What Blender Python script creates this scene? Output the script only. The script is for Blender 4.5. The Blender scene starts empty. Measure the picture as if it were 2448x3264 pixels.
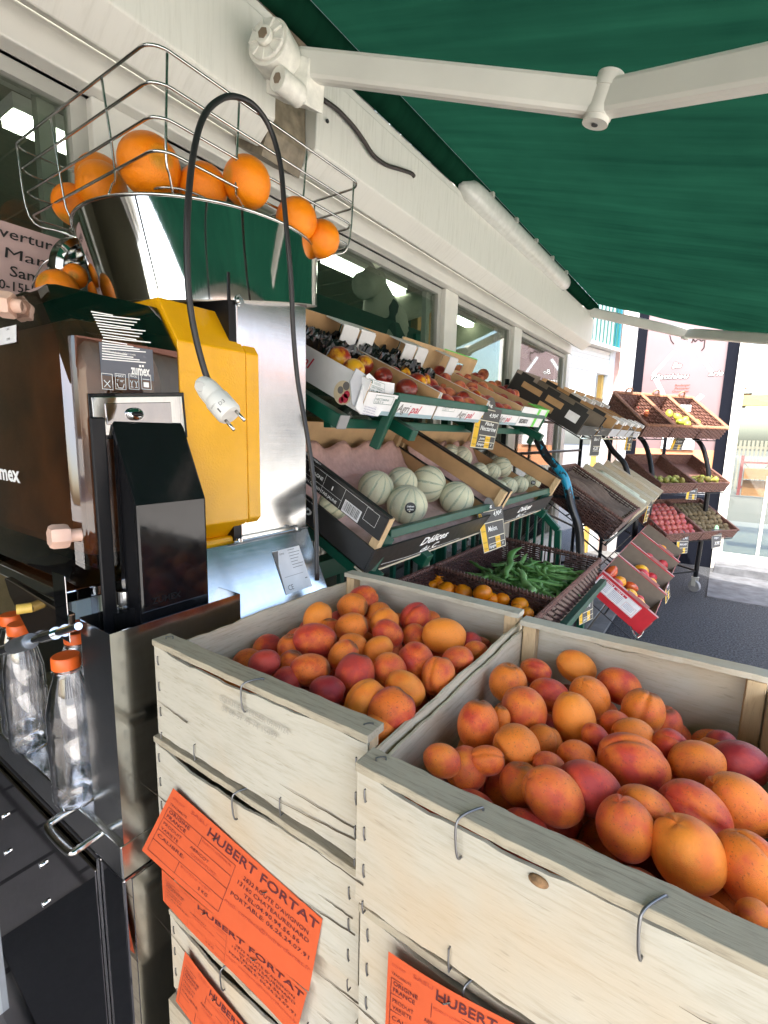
import bpy, bmesh, math, random
import numpy as np
from mathutils import Vector, Matrix
random.seed(7)
C = bpy.context.scene.collection
R_ = math.radians
# ------------------------------------------------------------------ camera
CAM_Z = 1.4                       # everything is modelled with the lens at z=0, then lifted
FPX, CX, CY = 1563.0, 1224.0, 1632.0
_a, _b, _g = R_(-34.51), R_(-9.13), R_(1.41)
fw = Vector((math.sin(_a)*math.cos(_b), math.cos(_a)*math.cos(_b), math.sin(_b)))
_r0 = Vector((math.cos(_a), -math.sin(_a), 0)); _u0 = _r0.cross(fw)
cr = math.cos(_g)*_r0 + math.sin(_g)*_u0
cu = -math.sin(_g)*_r0 + math.cos(_g)*_u0
cam = bpy.data.objects.new("camera", bpy.data.cameras.new("camera")); C.objects.link(cam)
cam.matrix_world = Matrix(((cr.x, cu.x, -fw.x, 0), (cr.y, cu.y, -fw.y, 0), (cr.z, cu.z, -fw.z, 0), (0, 0, 0, 1)))
cam.data.sensor_fit = 'VERTICAL'; cam.data.sensor_height = 24.0
cam.data.lens = 24.0*FPX/3264.0; cam.data.clip_start = 0.02; cam.data.clip_end = 500
bpy.context.scene.camera = cam
# ------------------------------------------------------------------ sky, sun, exposure
SUN_EL, SUN_AZ = R_(57), R_(174)     # azimuth of the sun, clockwise from +Y
w = bpy.data.worlds.new("World"); bpy.context.scene.world = w; w.use_nodes = True
nt = w.node_tree; bg = nt.nodes['Background']; sky = nt.nodes.new('ShaderNodeTexSky')
sky.sky_type = 'NISHITA'; sky.sun_disc = False; sky.sun_elevation = SUN_EL; sky.sun_rotation = SUN_AZ
sky.air_density = 1.0; sky.dust_density = 3.5; sky.ozone_density = 0.6
nt.links.new(sky.outputs[0], bg.inputs[0]); bg.inputs[1].default_value = 0.15
sd = Vector((math.sin(SUN_AZ)*math.cos(SUN_EL), math.cos(SUN_AZ)*math.cos(SUN_EL), math.sin(SUN_EL)))
sun = bpy.data.objects.new("sun", bpy.data.lights.new("sun", 'SUN')); C.objects.link(sun)
sun.data.energy = 2.2; sun.data.angle = R_(0.53); sun.data.color = (1, .95, .87)
sun.rotation_euler = (-sd).to_track_quat('-Z', 'Y').to_euler()
vs = bpy.context.scene.view_settings
vs.view_transform = 'Standard'; vs.look = 'None'; vs.exposure = 2.85; vs.gamma = 1.0
cy = bpy.context.scene.cycles
cy.max_bounces = 10; cy.diffuse_bounces = 4; cy.glossy_bounces = 6; cy.transmission_bounces = 8; cy.transparent_max_bounces = 16
cy.caustics_reflective = False; cy.caustics_refractive = False; cy.use_denoising = True
cy.sample_clamp_indirect = 6.0

# ------------------------------------------------------------------ measuring helpers (photo pixel -> point on a plane)
def ray(x, y): return fw + (x-CX)/FPX*cr - (y-CY)/FPX*cu
def pX(x, y, X): d = ray(x, y); return d*(X/d.x)
def pY(x, y, Y): d = ray(x, y); return d*(Y/d.y)
def pZ(x, y, Z): d = ray(x, y); return d*(Z/d.z)
def pP(x, y, O, N): d = ray(x, y); return d*(Vector(O).dot(N)/d.dot(N))
def depth(p): return Vector(p).dot(fw)
V = lambda *a: Vector(a)
X_, Y_, Z_ = V(1,0,0), V(0,1,0), V(0,0,1)

# ------------------------------------------------------------------ mesh builder
class MB:
    def __init__(s): s.v = []; s.f = []
    def add(s, vs, fs):
        n = len(s.v); s.v += [tuple(p) for p in vs]; s.f += [tuple(i+n for i in f) for f in fs]
    def box(s, O, u, v, w_):
        O, u, v, w_ = map(Vector, (O, u, v, w_))
        p = [O, O+u, O+u+v, O+v]; p += [q+w_ for q in p]
        fs = [(0,3,2,1), (4,5,6,7), (0,1,5,4), (1,2,6,5), (2,3,7,6), (3,0,4,7)]
        if u.cross(v).dot(w_) < 0: fs = [f[::-1] for f in fs]
        s.add(p, fs)
    def bx(s, x0, x1, y0, y1, z0, z1): s.box((x0,y0,z0), (x1-x0,0,0), (0,y1-y0,0), (0,0,z1-z0))
    def prism(s, pts, e):
        pts = [Vector(p) for p in pts]; e = Vector(e); n = len(pts)
        nor = V(0,0,0)
        for i in range(n): nor += pts[i].cross(pts[(i+1) % n])
        if nor.dot(e) > 0: pts = pts[::-1]
        s.add(pts+[p+e for p in pts], [tuple(range(n)), tuple(range(2*n-1, n-1, -1))] + [(i, i+n, (i+1) % n+n, (i+1) % n)for i in range(n)])
    def loft(s, rings, cap=True):
        n = len(rings[0]); base = len(s.v)
        for r in rings: s.v += [tuple(p) for p in r]
        for k in range(len(rings)-1):
            for i in range(n):
                j = (i+1) % n; s.f.append((base+k*n+i, base+k*n+j, base+(k+1)*n+j, base+(k+1)*n+i))
        if cap:
            s.f.append(tuple(base+i for i in range(n))[::-1]); m = base+(len(rings)-1)*n; s.f.append(tuple(m+i for i in range(n)))
    def tube(s, pts, r, n=8, closed=False, cap=True):
        pts = [Vector(p) for p in pts]; N = len(pts); rings = []
        t0 = (pts[1]-pts[0]).normalized(); up = t0.orthogonal().normalized()
        for i, p in enumerate(pts):
            if closed: t = (pts[(i+1) % N]-pts[i-1])
            else: t = pts[min(i+1, N-1)]-pts[max(i-1, 0)]
            t.normalize(); up = (up-t*up.dot(t)).normalized(); b = t.cross(up)
            rr = r[i] if isinstance(r, (list, tuple)) else r
            rings.append([p+(math.cos(2*math.pi*k/n)*up+math.sin(2*math.pi*k/n)*b)*rr for k in range(n)])
        if closed: rings.append(rings[0]); s.loft(rings, False)
        else: s.loft(rings, cap)
    def cyl(s, a, b, r, n=16, r2=None): s.tube([a, b], [r, r if r2 is None else r2], n)
    def lathe(s, O, ax, prof, n=24):
        O, ax = Vector(O), Vector(ax).normalized(); a = ax.orthogonal().normalized(); b = ax.cross(a)
        s.loft([[O+ax*h+(math.cos(2*math.pi*k/n)*a+math.sin(2*math.pi*k/n)*b)*max(rr, 1e-5) for k in range(n)] for rr, h in prof])
    def ball(s, O, r, n=16, m=10, sc=(1,1,1)):
        O = Vector(O)
        s.loft([[O+V(math.cos(2*math.pi*k/n)*math.sin(t)*sc[0], math.sin(2*math.pi*k/n)*math.sin(t)*sc[1], -math.cos(t)*sc[2])*r for k in range(n)] for t in [max(1e-3, min(math.pi-1e-3, math.pi*j/m)) for j in range(m+1)]])
    def grid(s, fn, nu, nv, u0=0, u1=1, v0=0, v1=1):
        vs = [fn(u0+(u1-u0)*i/nu, v0+(v1-v0)*j/nv) for j in range(nv+1) for i in range(nu+1)]
        s.add(vs, [(j*(nu+1)+i, j*(nu+1)+i+1, (j+1)*(nu+1)+i+1, (j+1)*(nu+1)+i) for j in range(nv) for i in range(nu)])
    def quad(s, a, b, c, d): s.add([a, b, c, d], [(0,1,2,3)])

def bez(P, n=12):   # smooth curve through points (Catmull-Rom)
    P = [Vector(p) for p in P]; Q = [2*P[0]-P[1]]+P+[2*P[-1]-P[-2]]; out = []
    for i in range(1, len(Q)-2):
        for k in range(n):
            t = k/n; a, b, c, d = Q[i-1], Q[i], Q[i+1], Q[i+2]
            out.append(.5*((2*b)+(c-a)*t+(2*a-5*b+4*c-d)*t*t+(3*b-a-3*c+d)*t**3))
    out.append(P[-1]); return out

def tag(o, label=None, cat=None, group=None, kind=None):
    if label: o['label'] = label
    if cat: o['category'] = cat
    if group: o['group'] = group
    if kind: o['kind'] = kind
    return o
def origin(o): return o.location.copy() if o else V(0,0,0)
SPLIT = {'green_print': 'green_print', 'staples': 'staple', 'corner_flap': 'corner_flap', 'bolt': 'bolt', 'clip': 'clip', 'bars': 'railing_bar', 'white_corner': 'white_corner', 'brown_window': 'brown_window', 'stacking_tab': 'stacking_tab', 'shelf_wires': 'shelf_wire', 'front_lip': 'lip_wire', 'wires': 'wire', 'cross_brace': 'cross_brace', 'red_fruit_print': 'red_fruit_print', 'dark_fruit_print': 'dark_fruit_print', 'bottom_slats': 'bottom_slat', 'side_fence': 'slat'}
def pieces(mb):
    par = list(range(len(mb.v)))
    def find(a):
        while par[a] != a: par[a] = par[par[a]]; a = par[a]
        return a
    for f in mb.f:
        r = find(f[0])
        for i in f[1:]:
            q = find(i)
            if q != r: par[q] = r
    g = {}
    for f in mb.f: g.setdefault(find(f[0]), []).append(f)
    out = []
    for fs in g.values():
        ix = {}; m = MB()
        for f in fs:
            m.f.append(tuple(ix.setdefault(i, len(ix)) for i in f))
        m.v = [None]*len(ix)
        for i, j in ix.items(): m.v[j] = mb.v[i]
        out.append(m)
    return out
def obj(name, mb, mat, parent=None, *a, **k):
    if name in SPLIT and parent is not None:
        o = None
        for p in pieces(mb): o = obj1(SPLIT[name], p, mat, parent, *a, **k)
        return o
    return obj1(name, mb, mat, parent, *a, **k)
def obj1(name, mb, mat, parent=None, smooth=False, bevel=0, label=None, loc=None, solid=0, auto=None):
    me = bpy.data.meshes.new(name); me.from_pydata(mb.v, [], mb.f); me.validate(); me.update()
    o = bpy.data.objects.new(name, me); C.objects.link(o)
    if parent is None:
        if loc is None and len(mb.v):
            a = np.array(mb.v); loc = V((a[:,0].min()+a[:,0].max())/2, (a[:,1].min()+a[:,1].max())/2, a[:,2].min())
        base = Vector(loc) if loc is not None else V(0,0,0)
        o.location = base
    else:
        o.parent = parent; q = parent; base = V(0,0,0)
        while q: base += q.location; q = q.parent
    me.transform(Matrix.Translation(-base))
    if mat: me.materials.append(mat)
    if smooth:
        for p in me.polygons: p.use_smooth = True
    if auto is not None: me.set_sharp_from_angle(angle=R_(auto))
    if solid: m = o.modifiers.new('s', 'SOLIDIFY'); m.thickness = solid; m.offset = 0
    if bevel:
        m = o.modifiers.new('b', 'BEVEL'); m.width = bevel; m.segments = 2; m.limit_method = 'ANGLE'; m.harden_normals = False
    if label: o['label'] = label
    return o
def thing(name, loc, label, cat, group=None):
    o = bpy.data.objects.new(name, None); C.objects.link(o); o.location = Vector(loc); o.empty_display_size = .05
    return tag(o, label, cat, group)
def struct(name, mb, mat, **k): return tag(obj(name, mb, mat, **k), kind='structure')
def dup(root, loc, label=None, rot=None, scale=None):
    r = root.copy(); C.objects.link(r); r.location = Vector(loc)
    if rot is not None: r.rotation_euler = rot
    if scale is not None: r.scale = scale if hasattr(scale, '__len__') else (scale,)*3
    if label: r['label'] = label
    for ch in list(root.children):
        c = ch.copy(); C.objects.link(c); c.parent = r
        for g_ in ch.children: d = g_.copy(); C.objects.link(d); d.parent = c
    return r

_tc = {}
def textmesh(s, bold=0.0, shear=0.0):
    k = (s, bold, shear)
    if k in _tc: return _tc[k]
    cu_ = bpy.data.curves.new('t', 'FONT'); cu_.body = s; cu_.size = 1; cu_.offset = bold; cu_.shear = shear; cu_.resolution_u = 2
    o = bpy.data.objects.new('t', cu_); C.objects.link(o); bpy.context.view_layer.update()
    me = bpy.data.meshes.new_from_object(o.evaluated_get(bpy.context.evaluated_depsgraph_get()))
    vs = [v.co.copy() for v in me.vertices]; fs = [tuple(p.vertices) for p in me.polygons]
    bpy.data.objects.remove(o); bpy.data.curves.remove(cu_); bpy.data.meshes.remove(me)
    if vs:
        x0 = min(v.x for v in vs); x1 = max(v.x for v in vs)
        for v in vs: v.x -= x0
        wdt = x1-x0
    else: wdt = 1
    _tc[k] = (vs, fs, wdt); return _tc[k]
def text(mb, s, fn, u, v, h, width=None, bold=0.0, shear=0.0, skew=0.0):
    """letters of cap height ~h, baseline starting at (u,v), mapped through fn(u,v)->point"""
    vs, fs, wd = textmesh(s, bold, shear); sy = h/0.7; sx = sy if width is None else width/wd
    mb.add([fn(u+p.x*sx, v+p.y*sy+p.x*sx*skew) for p in vs], fs)
def planefn(O, ux, uy, lift=0.0006):
    O, ux, uy = Vector(O), Vector(ux).normalized(), Vector(uy).normalized(); n = ux.cross(uy)*lift
    return lambda a, b: O+ux*a+uy*b+n
def rectf(mb, fn, u0, v0, u1, v1): mb.quad(fn(u0, v0), fn(u1, v0), fn(u1, v1), fn(u0, v1))
def framef(mb, fn, u0, v0, u1, v1, t):
    for a in ((u0,v0,u1,v0+t), (u0,v1-t,u1,v1), (u0,v0+t,u0+t,v1-t), (u1-t,v0+t,u1,v1-t)): rectf(mb, fn, *a)
def linef(mb, fn, P, t):
    for (a, b), (c, d) in zip(P, P[1:]):
        L = math.hypot(c-a, d-b) or 1; nx, ny = -(d-b)/L*t/2, (c-a)/L*t/2
        mb.quad(fn(a-nx, b-ny), fn(c-nx, d-ny), fn(c+nx, d+ny), fn(a+nx, b+ny))

# ------------------------------------------------------------------ materials
class NT:
    def __init__(s, name):
        s.m = bpy.data.materials.new(name); s.m.use_nodes = True; s.t = s.m.node_tree
        s.b = s.t.nodes['Principled BSDF']; s.out = s.t.nodes['Material Output']
    def n(s, typ, **k):
        x = s.t.nodes.new(typ)
        for a, b in k.items():
            if a.startswith('i_'):
                key = a[2:]; key = int(key) if key.isdigit() else key.replace('_', ' ')
                x.inputs[key].default_value = b
            else: setattr(x, a, b)
        return x
    def l(s, a, b): s.t.links.new(a, b)
    def coord(s, kind='Object', scale=(1,1,1), rot=(0,0,0)):
        c = s.n('ShaderNodeTexCoord'); m = s.n('ShaderNodeMapping'); m.inputs['Scale'].default_value = scale; m.inputs['Rotation'].default_value = rot
        s.l(c.outputs[kind], m.inputs[0]); return m.outputs[0]
    def noise(s, vec, scale, detail=4, rough=.55, dist=0):
        x = s.n('ShaderNodeTexNoise'); x.inputs['Scale'].default_value = scale; x.inputs['Detail'].default_value = detail
        x.inputs['Roughness'].default_value = rough; x.inputs['Distortion'].default_value = dist
        if vec is not None: s.l(vec, x.inputs['Vector'])
        return x.outputs['Fac']
    def ramp(s, fac, stops, interp='LINEAR'):
        x = s.n('ShaderNodeValToRGB'); e = x.color_ramp.elements; x.color_ramp.interpolation = interp
        while len(e) < len(stops): e.new(.5)
        for i, (p, c_) in enumerate(stops): e[i].position = p; e[i].color = (*c_, 1) if hasattr(c_, '__len__') else (c_, c_, c_, 1)
        s.l(fac, x.inputs[0]); return x.outputs[0]
    def mix(s, fac, a, b, mode='MIX'):
        x = s.n('ShaderNodeMix', data_type='RGBA', blend_type=mode)
        for q, i in ((fac, 0), (a, 6), (b, 7)):
            if hasattr(q, 'is_linked') or hasattr(q, 'links'): s.l(q, x.inputs[i])
            elif i == 0: x.inputs[0].default_value = q
            else: x.inputs[i].default_value = (*q, 1)
        return x.outputs[2]
    def math(s, op, a, b=None, c_=None):
        x = s.n('ShaderNodeMath', operation=op)
        for i, q in enumerate((a, b, c_)):
            if q is None: continue
            if hasattr(q, 'links'): s.l(q, x.inputs[i])
            else: x.inputs[i].default_value = q
        return x.outputs[0]
    def bump(s, h, strength=.3, dist=.01):
        x = s.n('ShaderNodeBump'); x.inputs['Strength'].default_value = strength; x.inputs['Distance'].default_value = dist
        s.l(h, x.inputs['Height']); s.l(x.outputs[0], s.b.inputs['Normal']); return x
    def set(s, col=None, rough=None, metal=None, spec=None):
        for q, nm in ((col, 'Base Color'), (rough, 'Roughness'), (metal, 'Metallic'), (spec, 'Specular IOR Level')):
            if q is None: continue
            if hasattr(q, 'links'): s.l(q, s.b.inputs[nm])
            elif nm == 'Base Color': s.b.inputs[nm].default_value = (*q, 1)
            else: s.b.inputs[nm].default_value = q
        return s
def srgb(h):
    h = h.lstrip('#'); return tuple(((int(h[i:i+2], 16)/255+.055)/1.055)**2.4 if int(h[i:i+2], 16) > 10 else int(h[i:i+2], 16)/255/12.92 for i in (0, 2, 4))
_mc = {}
def plain(name, col, rough=.5, metal=0.0, var=.08, vscale=30, bump=0.0, bscale=200, spec=.5):
    """a plain material with a little procedural unevenness"""
    if name in _mc: return _mc[name]
    t = NT(name); vec = t.coord(); f = t.noise(vec, vscale)
    a = tuple(max(0, c*(1-var)) for c in col); b = tuple(min(1, c*(1+var)) for c in col)
    t.set(t.ramp(f, [(.3, a), (.7, b)]), None, metal, spec)
    t.set(rough=t.math('ADD', t.math('MULTIPLY', t.noise(vec, vscale*2.3), .2), rough-.1))
    if bump: t.bump(t.noise(vec, bscale), bump, .002)
    _mc[name] = t.m; return t.m
def emis(name, col, st):
    t = NT(name); t.b.inputs['Emission Color'].default_value = (*col, 1); t.b.inputs['Emission Strength'].default_value = st; t.set(col, .5); return t.m

def wood(name, base, dark, grain=(1,12,12), stain=.25, knots=False, rough=.75):
    t = NT(name); c = t.n('ShaderNodeTexCoord'); oi = t.n('ShaderNodeObjectInfo')
    off = t.n('ShaderNodeVectorMath', operation='ADD'); t.l(c.outputs['Object'], off.inputs[0]); t.l(oi.outputs['Location'], off.inputs[1])
    m = t.n('ShaderNodeMapping'); m.inputs['Scale'].default_value = grain; t.l(off.outputs[0], m.inputs[0])
    g1 = t.noise(m.outputs[0], 14, 6, .65, .4); g2 = t.noise(m.outputs[0], 60, 3, .6)
    col = t.ramp(t.math('ADD', t.math('MULTIPLY', g1, .7), t.math('MULTIPLY', g2, .3)), [(.28, dark), (.5, base), (.8, tuple(min(1, x*1.12) for x in base))])
    st = t.noise(off.outputs[0], 5, 3, .6)
    col = t.mix(t.ramp(st, [(.5, 0), (.72, stain)]), col, (.52, .34, .17))
    sp = t.noise(m.outputs[0], 42, 2, .5)   # little dark flecks along the grain
    col = t.mix(t.ramp(sp, [(.66, 0), (.74, .35)]), col, (.24, .19, .13))
    t.set(col, rough+.1, 0, .12); t.bump(t.math('ADD', g1, t.math('MULTIPLY', g2, .6)), .35, .0012)
    return t.m
M = {}
M['ply'] = wood('poplar_ply', (.485,.445,.35), (.385,.335,.245), (1.0, 1.0, 9), .45)
M['plyY'] = wood('poplar_ply_side', (.60,.51,.36), (.40,.31,.21), (14, 1.2, 14), .3)
M['rail'] = wood('weathered_rail', (.40,.345,.245), (.19,.16,.115), (1.5, 22, 18), .15)
M['railedge'] = wood('raw_edge', (.5, .38, .24), (.3, .2, .11), (1.2, 14, 14), .1)
M['post'] = wood('pine_post', (.55, .4, .23), (.36, .23, .12), (16, 16, 1.5), .3)
M['board'] = wood('pine_board', (.45, .26, .11), (.28, .14, .05), (8, 8, 1), .3)
def steel(name, col=(.62,.63,.62), rough=.12, scratch=.25, brush=(1,1,60)):
    t = NT(name); v = t.coord(scale=brush); s1 = t.noise(v, 8, 3, .6); v2 = t.coord(); s2 = t.noise(v2, 9, 5, .7)
    sm = t.noise(t.coord(scale=(3, 3, 1)), 30, 6, .75)
    t.set(t.mix(t.ramp(sm, [(.40, 0), (.8, .6)]), col, tuple(c*.80 for c in col)), t.math('ADD', t.math('MULTIPLY', t.ramp(t.math('ADD', t.math('MULTIPLY', s1, .5), t.math('MULTIPLY', s2, .6)), [(.35, 0), (.8, 1)]), scratch), rough), 1.0)
    t.bump(s1, .015, .001); return t.m
M['steel'] = steel('brushed_steel', rough=.13, scratch=.14, brush=(1,1,90))
M['mirror'] = steel('polished_steel', (.7,.7,.69), .03, .06, (60,60,1))
M['darksteel'] = steel('glossy_dark_steel', (.42,.41,.42), .03, .03, (1,1,1))
M['staple'] = plain('grey_staple_wire', (.20,.20,.20), .35, .8); M['wire'] = plain('chrome_wire', (.55,.55,.53), .18, 1.0)
M['black_gloss'] = plain('black_gloss_plastic', (.006,.006,.007), .09, 0, .1)
M['black'] = plain('black_paint', (.008,.008,.009), .35, spec=.25)
M['rubber'] = plain('black_rubber', (.015,.014,.015), .45)
M['yellow'] = plain('yellow_paint', (.78,.385,.004), .18, 0, .05, 14, .25, 260)
M['pinkplastic'] = plain('salmon_plastic', (.72,.47,.36), .4)
M['yplastic'] = plain('pale_yellow_plastic', (.75,.5,.1), .4)
M['whiteplastic'] = plain('white_plastic', (.72,.71,.66), .35)
M['white'] = plain('white_paint', (.74,.74,.7), .45, 0, .05)
M['alu'] = plain('white_lacquered_aluminium', (.66,.655,.60), .42, 0, .06, 5)
M['alugrey'] = plain('grey_aluminium', (.42,.42,.38), .42, 0, .12, 8)
M['ink'] = plain('black_ink', (.02,.02,.02), .6); M['inkgrey'] = plain('grey_ink', (.16,.15,.14), .7)
M['inkblue'] = plain('blue_ink', (.10,.09,.25), .7); M['inkgreen'] = plain('green_ink', (.03,.12,.10), .7)
M['inkred'] = plain('red_ink', (.5,.03,.06), .6); M['chalk'] = plain('white_chalk_ink', (.85,.85,.82), .6)
M['orangecap'] = plain('orange_cap_plastic', (.85,.14,.02), .4)
M['orangepaper'] = plain('orange_paper', (.57,.085,.018), .8, 0, .04)
M['pinkpaper'] = plain('pink_paper', (.60,.42,.40), .8)
M['paper'] = plain('white_paper', (.75,.75,.75), .8)
M['green_paint'] = plain('dark_green_paint', (.002,.055,.032), .38, 0, .12, 12, spec=.3)
M['green_slat'] = plain('green_fence_paint', (.01,.09,.07), .5)
M['card'] = plain('brown_cardboard', (.42,.25,.115), .8, 0, .12, 18)
M['cardpale'] = plain('pale_cardboard', (.50,.33,.17), .8, 0, .1, 18)
M['cardwhite'] = plain('white_printed_cardboard', (.66,.66,.66), .55, 0, .05)
M['cardgrey'] = plain('grey_cardboard', (.40,.41,.43), .6, 0, .06)
M['cardblack'] = plain('black_printed_cardboard', (.014,.013,.012), .45, 0, .2)
M['cardtaupe'] = plain('taupe_cardboard', (.17,.135,.10), .7)
M['cardred'] = plain('red_printed_cardboard', (.5,.02,.03), .4)
M['gloss_black_film'] = plain('black_plastic_wrap', (.008,.008,.009), .15)
M['pulp'] = plain('pink_pulp_tray', (.52,.33,.28), .85, 0, .12, 60, .5, 120)
M['slate'] = plain('grey_chalkboard', (.085,.08,.075), .55); M['signyellow'] = plain('sign_yellow', (.78,.47,.02), .5)
M['signwhite'] = plain('sign_cream_line', (.72,.66,.5), .6)
M['limegreen'] = plain('lime_green_print', (.12,.55,.05), .5)
M['lightfilm'] = plain('pale_film', (.62,.64,.60), .25)
M['greenplastic'] = plain('pale_green_clip', (.35,.75,.35), .4)
M['tealpaint'] = plain('worn_turquoise_paint', (.01,.30,.48), .4, 0, .3, 90)
M['grey'] = plain('mid_grey', (.22,.22,.22), .5); M['darkgrey'] = plain('dark_grey', (.05,.05,.052), .5)
M['glassy'] = None
def glass(name, tint=(.9,.95,.93), refl=.5):
    t = NT(name); lw = t.n('ShaderNodeLayerWeight'); lw.inputs[0].default_value = .5; fr_ = t.math('ADD', t.math('MULTIPLY', t.math('POWER', lw.outputs['Facing'], 4.0), .9), .045)
    tr = t.n('ShaderNodeBsdfTransparent'); tr.inputs[0].default_value = (*tint, 1); gl = t.n('ShaderNodeBsdfGlossy'); gl.inputs['Roughness'].default_value = .01
    mx = t.n('ShaderNodeMixShader'); t.l(t.math('MINIMUM', t.math('MULTIPLY', fr_, refl), 1.0), mx.inputs[0]); t.l(tr.outputs[0], mx.inputs[1]); t.l(gl.outputs[0], mx.inputs[2]); t.l(mx.outputs[0], t.out.inputs[0]); return t.m
M['pane'] = glass('window_glass', (.80,.84,.80), 1.3)
M['smoke'] = glass('smoked_acrylic', (.42,.385,.37), 2.4)
M['pet'] = glass('clear_bottle_plastic', (.95,.96,.98), 4.5)

# ================================================================== GROUND
G = -1.4
t = NT('asphalt'); v = t.coord()
sp = t.noise(v, 85, 3, .8); big = t.noise(v, 1.2, 4, .6)
t.set(t.mix(t.ramp(sp, [(.42, 0), (.60, 1)]), (.012,.013,.015), (.075,.079,.086)), .85, 0, .2)
vo = t.n('ShaderNodeTexVoronoi'); vo.inputs['Scale'].default_value = 70; t.l(v, vo.inputs['Vector']); t.bump(vo.outputs['Distance'], .9, .006)
M['asphalt'] = t.m
t = NT('pavement_concrete'); v = t.coord()
t.set(t.mix(t.ramp(t.noise(v, 5, 6, .7), [(.3, 0), (.75, 1)]), (.19,.19,.185), (.09,.09,.09)), .9, 0, .2); t.bump(t.noise(v, 90, 3), .5, .004)
M['concrete'] = t.m
t = NT('paving_tiles'); v = t.coord(scale=(1,1,1)); br = t.n('ShaderNodeTexBrick'); t.l(v, br.inputs[0]); br.offset = 0.5
br.inputs['Color1'].default_value = (.15,.14,.135,1); br.inputs['Color2'].default_value = (.115,.108,.105,1); br.inputs['Mortar'].default_value = (.018,.016,.016,1)
br.inputs['Scale'].default_value = 2.5; br.inputs['Mortar Size'].default_value = .022; br.inputs['Brick Width'].default_value = .75; br.inputs['Row Height'].default_value = .75
t.set(t.mix(t.ramp(t.noise(v, 7, 5), [(.3, 0), (.8, .5)]), br.outputs[0], (.07,.065,.06)), .85); t.bump(t.noise(v, 60), .3, .003); M['tiles'] = t.m
m = MB(); m.bx(-60, 80, -60, 120, G-.2, G); struct('ground', m, M['asphalt'], loc=(0,0,G-.2))
m = MB(); m.bx(-1.25, -.58, -3.0, 6.45, G+.0, G+.03); struct('pavement', m, M['concrete'], loc=(-1,0,G))
m = MB(); m.bx(-1.25, .9, -3.0, 1.2, G+.03, G+.034); m.bx(-4.45, -1.25, -2.45, .26, G+.03, G+.034); struct('paved_terrace', m, M['tiles'], loc=(0,0,G))
m = MB(); m.bx(.85, 60, -50, 5.0, G, G+.004); m.bx(3.3, 60, 5.0, 10.4, G, G+.004); struct('street', m, plain('pale_bounce_paving', (.42,.40,.36), .85), loc=(5,0,G))  # out-of-view pale slab over the asphalt, added to bounce light under the awning
m = MB(); m.bx(-.0, 3.2, 5.2, 6.62, G, G+.012); m.bx(.03, 3.2, 6.2, 6.62, G+.012, G+.09); struct('entrance_step', m, plain('entrance_concrete', (.085,.088,.095), .9, 0, .35, 9), loc=(.6,6,G))

def mir(px, py): d = ray(px, py); k = G/d.z; return V(k*d.x, .574-k*d.y, G+.034)
ma, mb_, mc = mir(14, 3029), mir(339, 2809), mir(124, 3263)
m = MB(); e1 = (mb_-ma).normalized()*1.3; e2 = (mc-ma).normalized()*.9; m.box(ma, e1, e2, (0,0,.010)); tag(obj('door_mat', m, plain('black_rubber_mat', (.012,.013,.015), .8, bump=.4)), 'black mat on the paving, mirrored in the cabinet door', 'door mat')
# ================================================================== SHOP FRONT (plane X = XG)
XG = -1.25
M['shutterslat'] = plain('white_shutter_slats', (.66,.66,.62), .5)
shop = thing('shop_building', (-2.5, 2.0, G), 'low greengrocer shop with white framed windows behind the fruit racks', 'building')
zl = .722                                    # underside of the lintel
m = MB(); m.bx(XG-.12, XG, -2.5, 4.72, zl, 1.35); m.bx(XG-.12, XG, .26, 4.72, G, -.95); obj('wall', m, M['white'], shop)
# beige wall below window glimpsed between the racks, darker frames
post_spans = [(.62, .80), (2.30, 2.44), (3.28, 3.42), (4.60, 4.72)]
for a, b in post_spans:
    m = MB(); m.bx(XG-.07, XG+.012, a, b, -.95, zl); obj('post', m, M['alu'], shop, bevel=.004)
m = MB(); m.bx(XG-.06, XG+.02, .26, 4.72, -.95, -.90); obj('sill', m, M['alu'], shop)
m = MB(); m.bx(XG-.05, XG+.045, -2.5, 4.6, zl, zl+.075); obj('shutter_guide', m, M['alu'], shop, bevel=.004)
for a, b in [(.26, .62), (.80, 2.30), (2.44, 3.28), (3.42, 4.60)]:
    f = MB()
    for y in (a, b-.035): f.bx(XG-.045, XG-.012, y, y+.035, -.90, zl)
    for y in (a, b-.035): f.bx(XG-.075, XG-.05, y+(.05 if y == a else -.05), y+(.085 if y == a else -.015), -.90, zl)
    f.bx(XG-.045, XG-.012, a+.035, b-.035, zl-.03, zl); f.bx(XG-.045, XG-.012, a+.035, b-.035, -.90, -.87)
    fr = obj('window', f, M['alugrey'], shop)
    m = MB(); m.bx(XG-.032, XG-.026, a+.03, b-.03, -.88, zl-.02); obj('pane', m, M['pane'], fr)
# shop interior
m = MB(); m.bx(-4.6, -4.5, -2.6, 4.8, G, 1.4); m.bx(-4.5, XG-.12, 4.72, 4.8, G, 1.4); m.bx(-4.5, XG-.12, -2.6, -2.5, G, 1.4); obj('inner_wall', m, plain('olive_inner_wall', (.16,.155,.105), .8), shop)
m = MB(); m.bx(-4.5, XG-.12, -2.5, 4.72, 1.3, 1.4)
for i in range(24): m.bx(-4.5, XG-.13, -2.5+i*.3, -2.5+i*.3+.01, 1.29, 1.3)
obj('ceiling', m, plain('cream_ceiling_panels', (.30,.29,.22), .6), shop)
m = MB(); m.bx(-4.5, XG-.12, .26, 4.72, G+.02, G+.05); obj('inner_floor', m, plain('dark_floor', (.05,.048,.045), .5), shop)
m = MB(); m.bx(-4.7, XG+.0, -2.6, 4.8, 1.401, 1.46); obj('roof', m, M['grey'], shop)

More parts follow.
